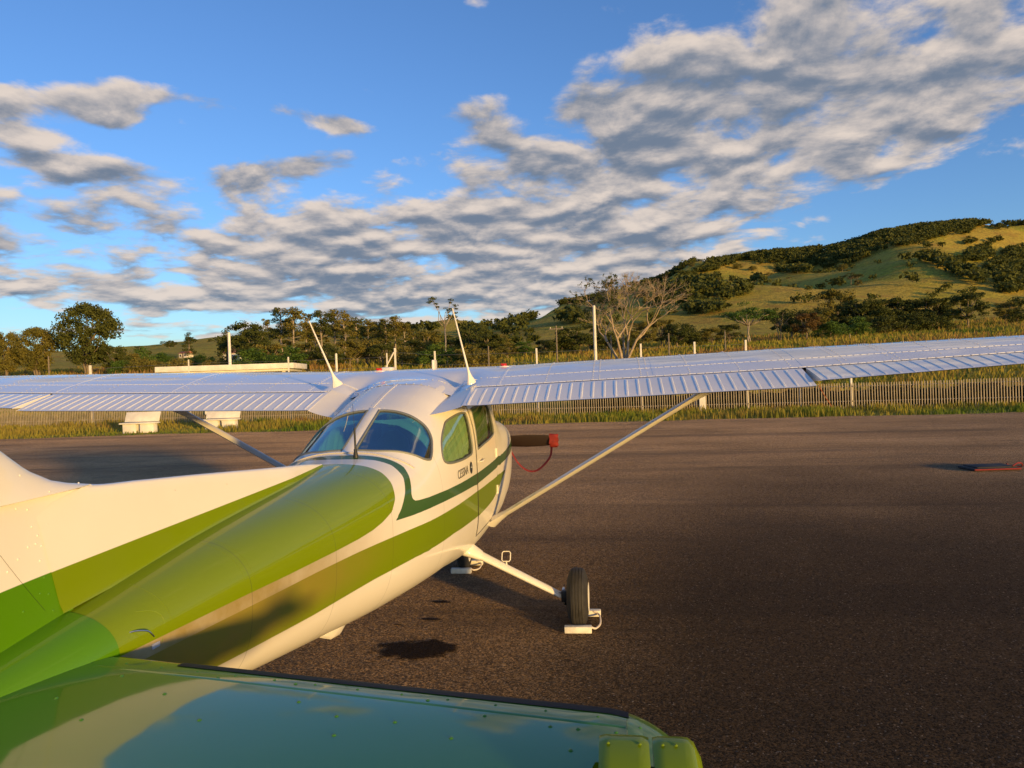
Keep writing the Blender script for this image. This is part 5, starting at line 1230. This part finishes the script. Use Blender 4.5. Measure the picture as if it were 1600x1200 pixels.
# woods on the hills: too many to count, one mass
def wood(u, v):
    d = 0
    for (a, b, ra, rb, t_) in ((1270, 405, 95, 24, -6), (1350, 388, 70, 22, -20), (1130, 412, 75, 10, -22), (1220, 398, 60, 12, -5), (1480, 362, 140, 12, -12), (1400, 374, 90, 11, -16), (1590, 440, 45, 34, 10), (1510, 432, 60, 9, 22), (1530, 400, 50, 10, -30), (1600, 400, 30, 16, 0), (1085, 462, 45, 24, 0), (1078, 440, 20, 14, 0), (1150, 464, 40, 7, -8), (1110, 488, 40, 8, 0), (900, 503, 24, 6, 0)):
        c_, s_ = math.cos(math.radians(t_)), math.sin(math.radians(t_)); A, B = u-a, v-b; g = ((A*c_+B*s_)/ra)**2+((B*c_-A*s_)/rb)**2; d = max(d, 1.25-g)
    return d
r = np.random.default_rng(9); cands = []
for _ in range(26000):
    u = 880+800*r.random(); D = 330+720*r.random()**.8; v = hill_v(u, D)
    k = wood(u, v)+.45*float(vnoise(np.array([u/16.]), np.array([v/8.]), 61)[0])
    if (k > .55 and r.random() < min(1., (k-.5)*1.3)) or r.random() < .006: cands.append((u, D))
for _ in range(2600):                                        # rim of trees along the crest
    u = 880+800*r.random(); D = 960+90*r.random()
    if r.random() < .5+.5*math.sin(u/23.): cands.append((u, D))
for _ in range(2500):                                        # wooded low hills in the middle distance
    u = 420+420*r.random(); D = 230+560*r.random()
    if vnoise(np.array([u/45.]), np.array([D/90.]), 62)[0] > -.25+(.9 if u < 480 else 0): cands.append((u, D))
for _ in range(1100):
    u = -400+620*r.random(); D = 260+600*r.random()
    if vnoise(np.array([u/60.]), np.array([D/90.]), 63)[0] > .2: cands.append((u, D))
base = []
for k_ in range(5):
    c_ = []
    for i in range(7):
        a = r.random()*6.28; rr = .42*r.random()**.5; kk = .22+.12*r.random(); c_.append((rr*math.cos(a), rr*math.sin(a), .42+.40*r.random(), kk*1.1, kk*1.1, kk*.8))
    base.append(leaves(np.array(c_), 13, .13, 300+k_))
VV, TT = [], []
for (u, D) in cands[:7000]:
    x, y, z = place(u, D); V, F, t_ = base[r.integers(5)]; a = r.random()*6.28; hh = (5.5+4.5*r.random())*(.75 if D < 420 else 1.); ca, sa = math.cos(a), math.sin(a)
    W = np.stack([(V[:, 0]*ca-V[:, 1]*sa)*hh*1.05+x, (V[:, 0]*sa+V[:, 1]*ca)*hh*1.05+y, V[:, 2]*hh+z-.6], 1); VV.append(W); TT.append(np.clip(t_*.5+.5*r.random(), 0, 1))
VV = np.concatenate(VV); me = big_mesh('forest', VV, np.arange(len(VV)).reshape(-1, 4), {'tone': np.concatenate(TT)})
tag(obj('forest', me, M_leaf, smooth=False, angle=0), kind='stuff')

# ------------------------------------------------------------------ wheel chocks, mat, ribbon
M_chock = mat('white_painted_wood', (.76, .70, .58), .7, var=.15, vscale=14.); M_cord = mat('pale_cord', (.7, .6, .5), .8)
def chocks(name, label, cx, cy, gap, wlen, group):
    t = thing('wheel_chocks', label, 'wheel chocks', (cx, cy, 0), 0, group)
    for (s_, off, hw, rz) in ((-1, -.005, wlen, .035), (1, .07, wlen*.9, -.02)):
        mb = MB(); y = s_*gap; c_, n_ = math.cos(rz), math.sin(rz); mb.box((off, y, .028), (hw, .030, .026), [[c_, -n_, 0], [n_, c_, 0], [0, 0, 1]], bev=.006); b = obj('chock_bar', mb, M_chock, t, angle=30)
    mb = MB(); mb.tube(catmull([(wlen*.95, -gap, .045), (wlen*1.25, -gap+.02, .03), (wlen*1.55, -gap*.2, .02), (wlen*1.45, gap*.7, .03), (wlen*1.0, gap-.03, .05)], 6, False), .008, 6); obj('cord', mb, M_cord, t); return t
chocks('wheel_chocks', 'two white wooden chock bars joined by a pale cord at the right main wheel', 1.315, -56.5*I, .20, .108, 'wheel chocks under the aeroplane')
chocks('wheel_chocks', 'two white wooden chock bars at the nose wheel in the shade of the belly', 0., 8.5*I, .165, .108, 'wheel chocks under the aeroplane')
fm = thing('folded_mat', 'black folded mat with red edging lying flat on the asphalt at the right', 'mat', (8.55, 7.2, 0), .12)
M_mat = mat('black_canvas', (.02, .02, .022), .8, var=.2, vscale=9)
mb = MB(); mb.box((0, 0, .03), (.42, .26, .022), bev=.012); mb.box((.03, .02, .062), (.36, .22, .012), bev=.008); obj('panel', mb, M_mat, fm, angle=30)
mb = MB(); mb.tube([(-.42, -.265, .035), (.42, -.265, .035), (.44, .26, .035)], .014, 6); obj('edging', mb, M_red, fm)
mb = MB(); mb.tube(catmull([(.30, -.22, .08), (.46, -.12, .12), (.58, -.05, .10), (.64, .05, .03), (.5, .12, .03), (.4, .1, .08)], 6, False), [.013]*31, 6); obj('strap', mb, M_red, fm)
rb = thing('tie_down_rope', 'thin reddish rope hanging from the wing joint between flap and aileron on the right', 'rope', (3.02, -2.28, 0)); mb = MB(); mb.tube(catmull([(0, 0, 1.93), (.05, .06, 1.86), (.11, .16, 1.80), (.14, .22, 1.775)], 5, False), .0035, 5); obj('rope', mb, mat('rust_rope', (.35, .13, .07), .9), rb)
# neighbours that look alike are told apart by their order from the left
ORD = 'leftmost second third fourth fifth sixth seventh eighth ninth tenth eleventh twelfth thirteenth fourteenth fifteenth sixteenth seventeenth eighteenth nineteenth twentieth twenty-first twenty-second'.split()
def bearing(o):
    d = np.array(o.location[:2])-STN; return float((d@RH)/(d@FH))
for g, txt in (('eucalyptus row', 'tall eucalyptus with tufted crown in the row behind the left roof antenna'), ('scrub belt behind the cabin', 'scrubby mid green tree in the belt behind the airplane cabin'), ('dense tree line below the spur', 'dark tree in the dense line below the grassy spur'), ('trees around the bare tree', 'dark bushy tree around the bare tree below the hill'), ('bushes on the left slope', 'low rounded bush on the slope above the pavilion'), ('wooden posts in the rough grass', 'short brown wooden post in rough grass below the hill'), ('utility poles below the hill', 'wooden utility pole with crossarm below the hill')):
    L_ = sorted([o for o in COL.objects if o.get('group') == g], key=bearing)
    for k, o in enumerate(L_): o['label'] = ORD[k]+(' ' if k == 0 else ' from left, ')+txt
print('built', len(bpy.data.objects))
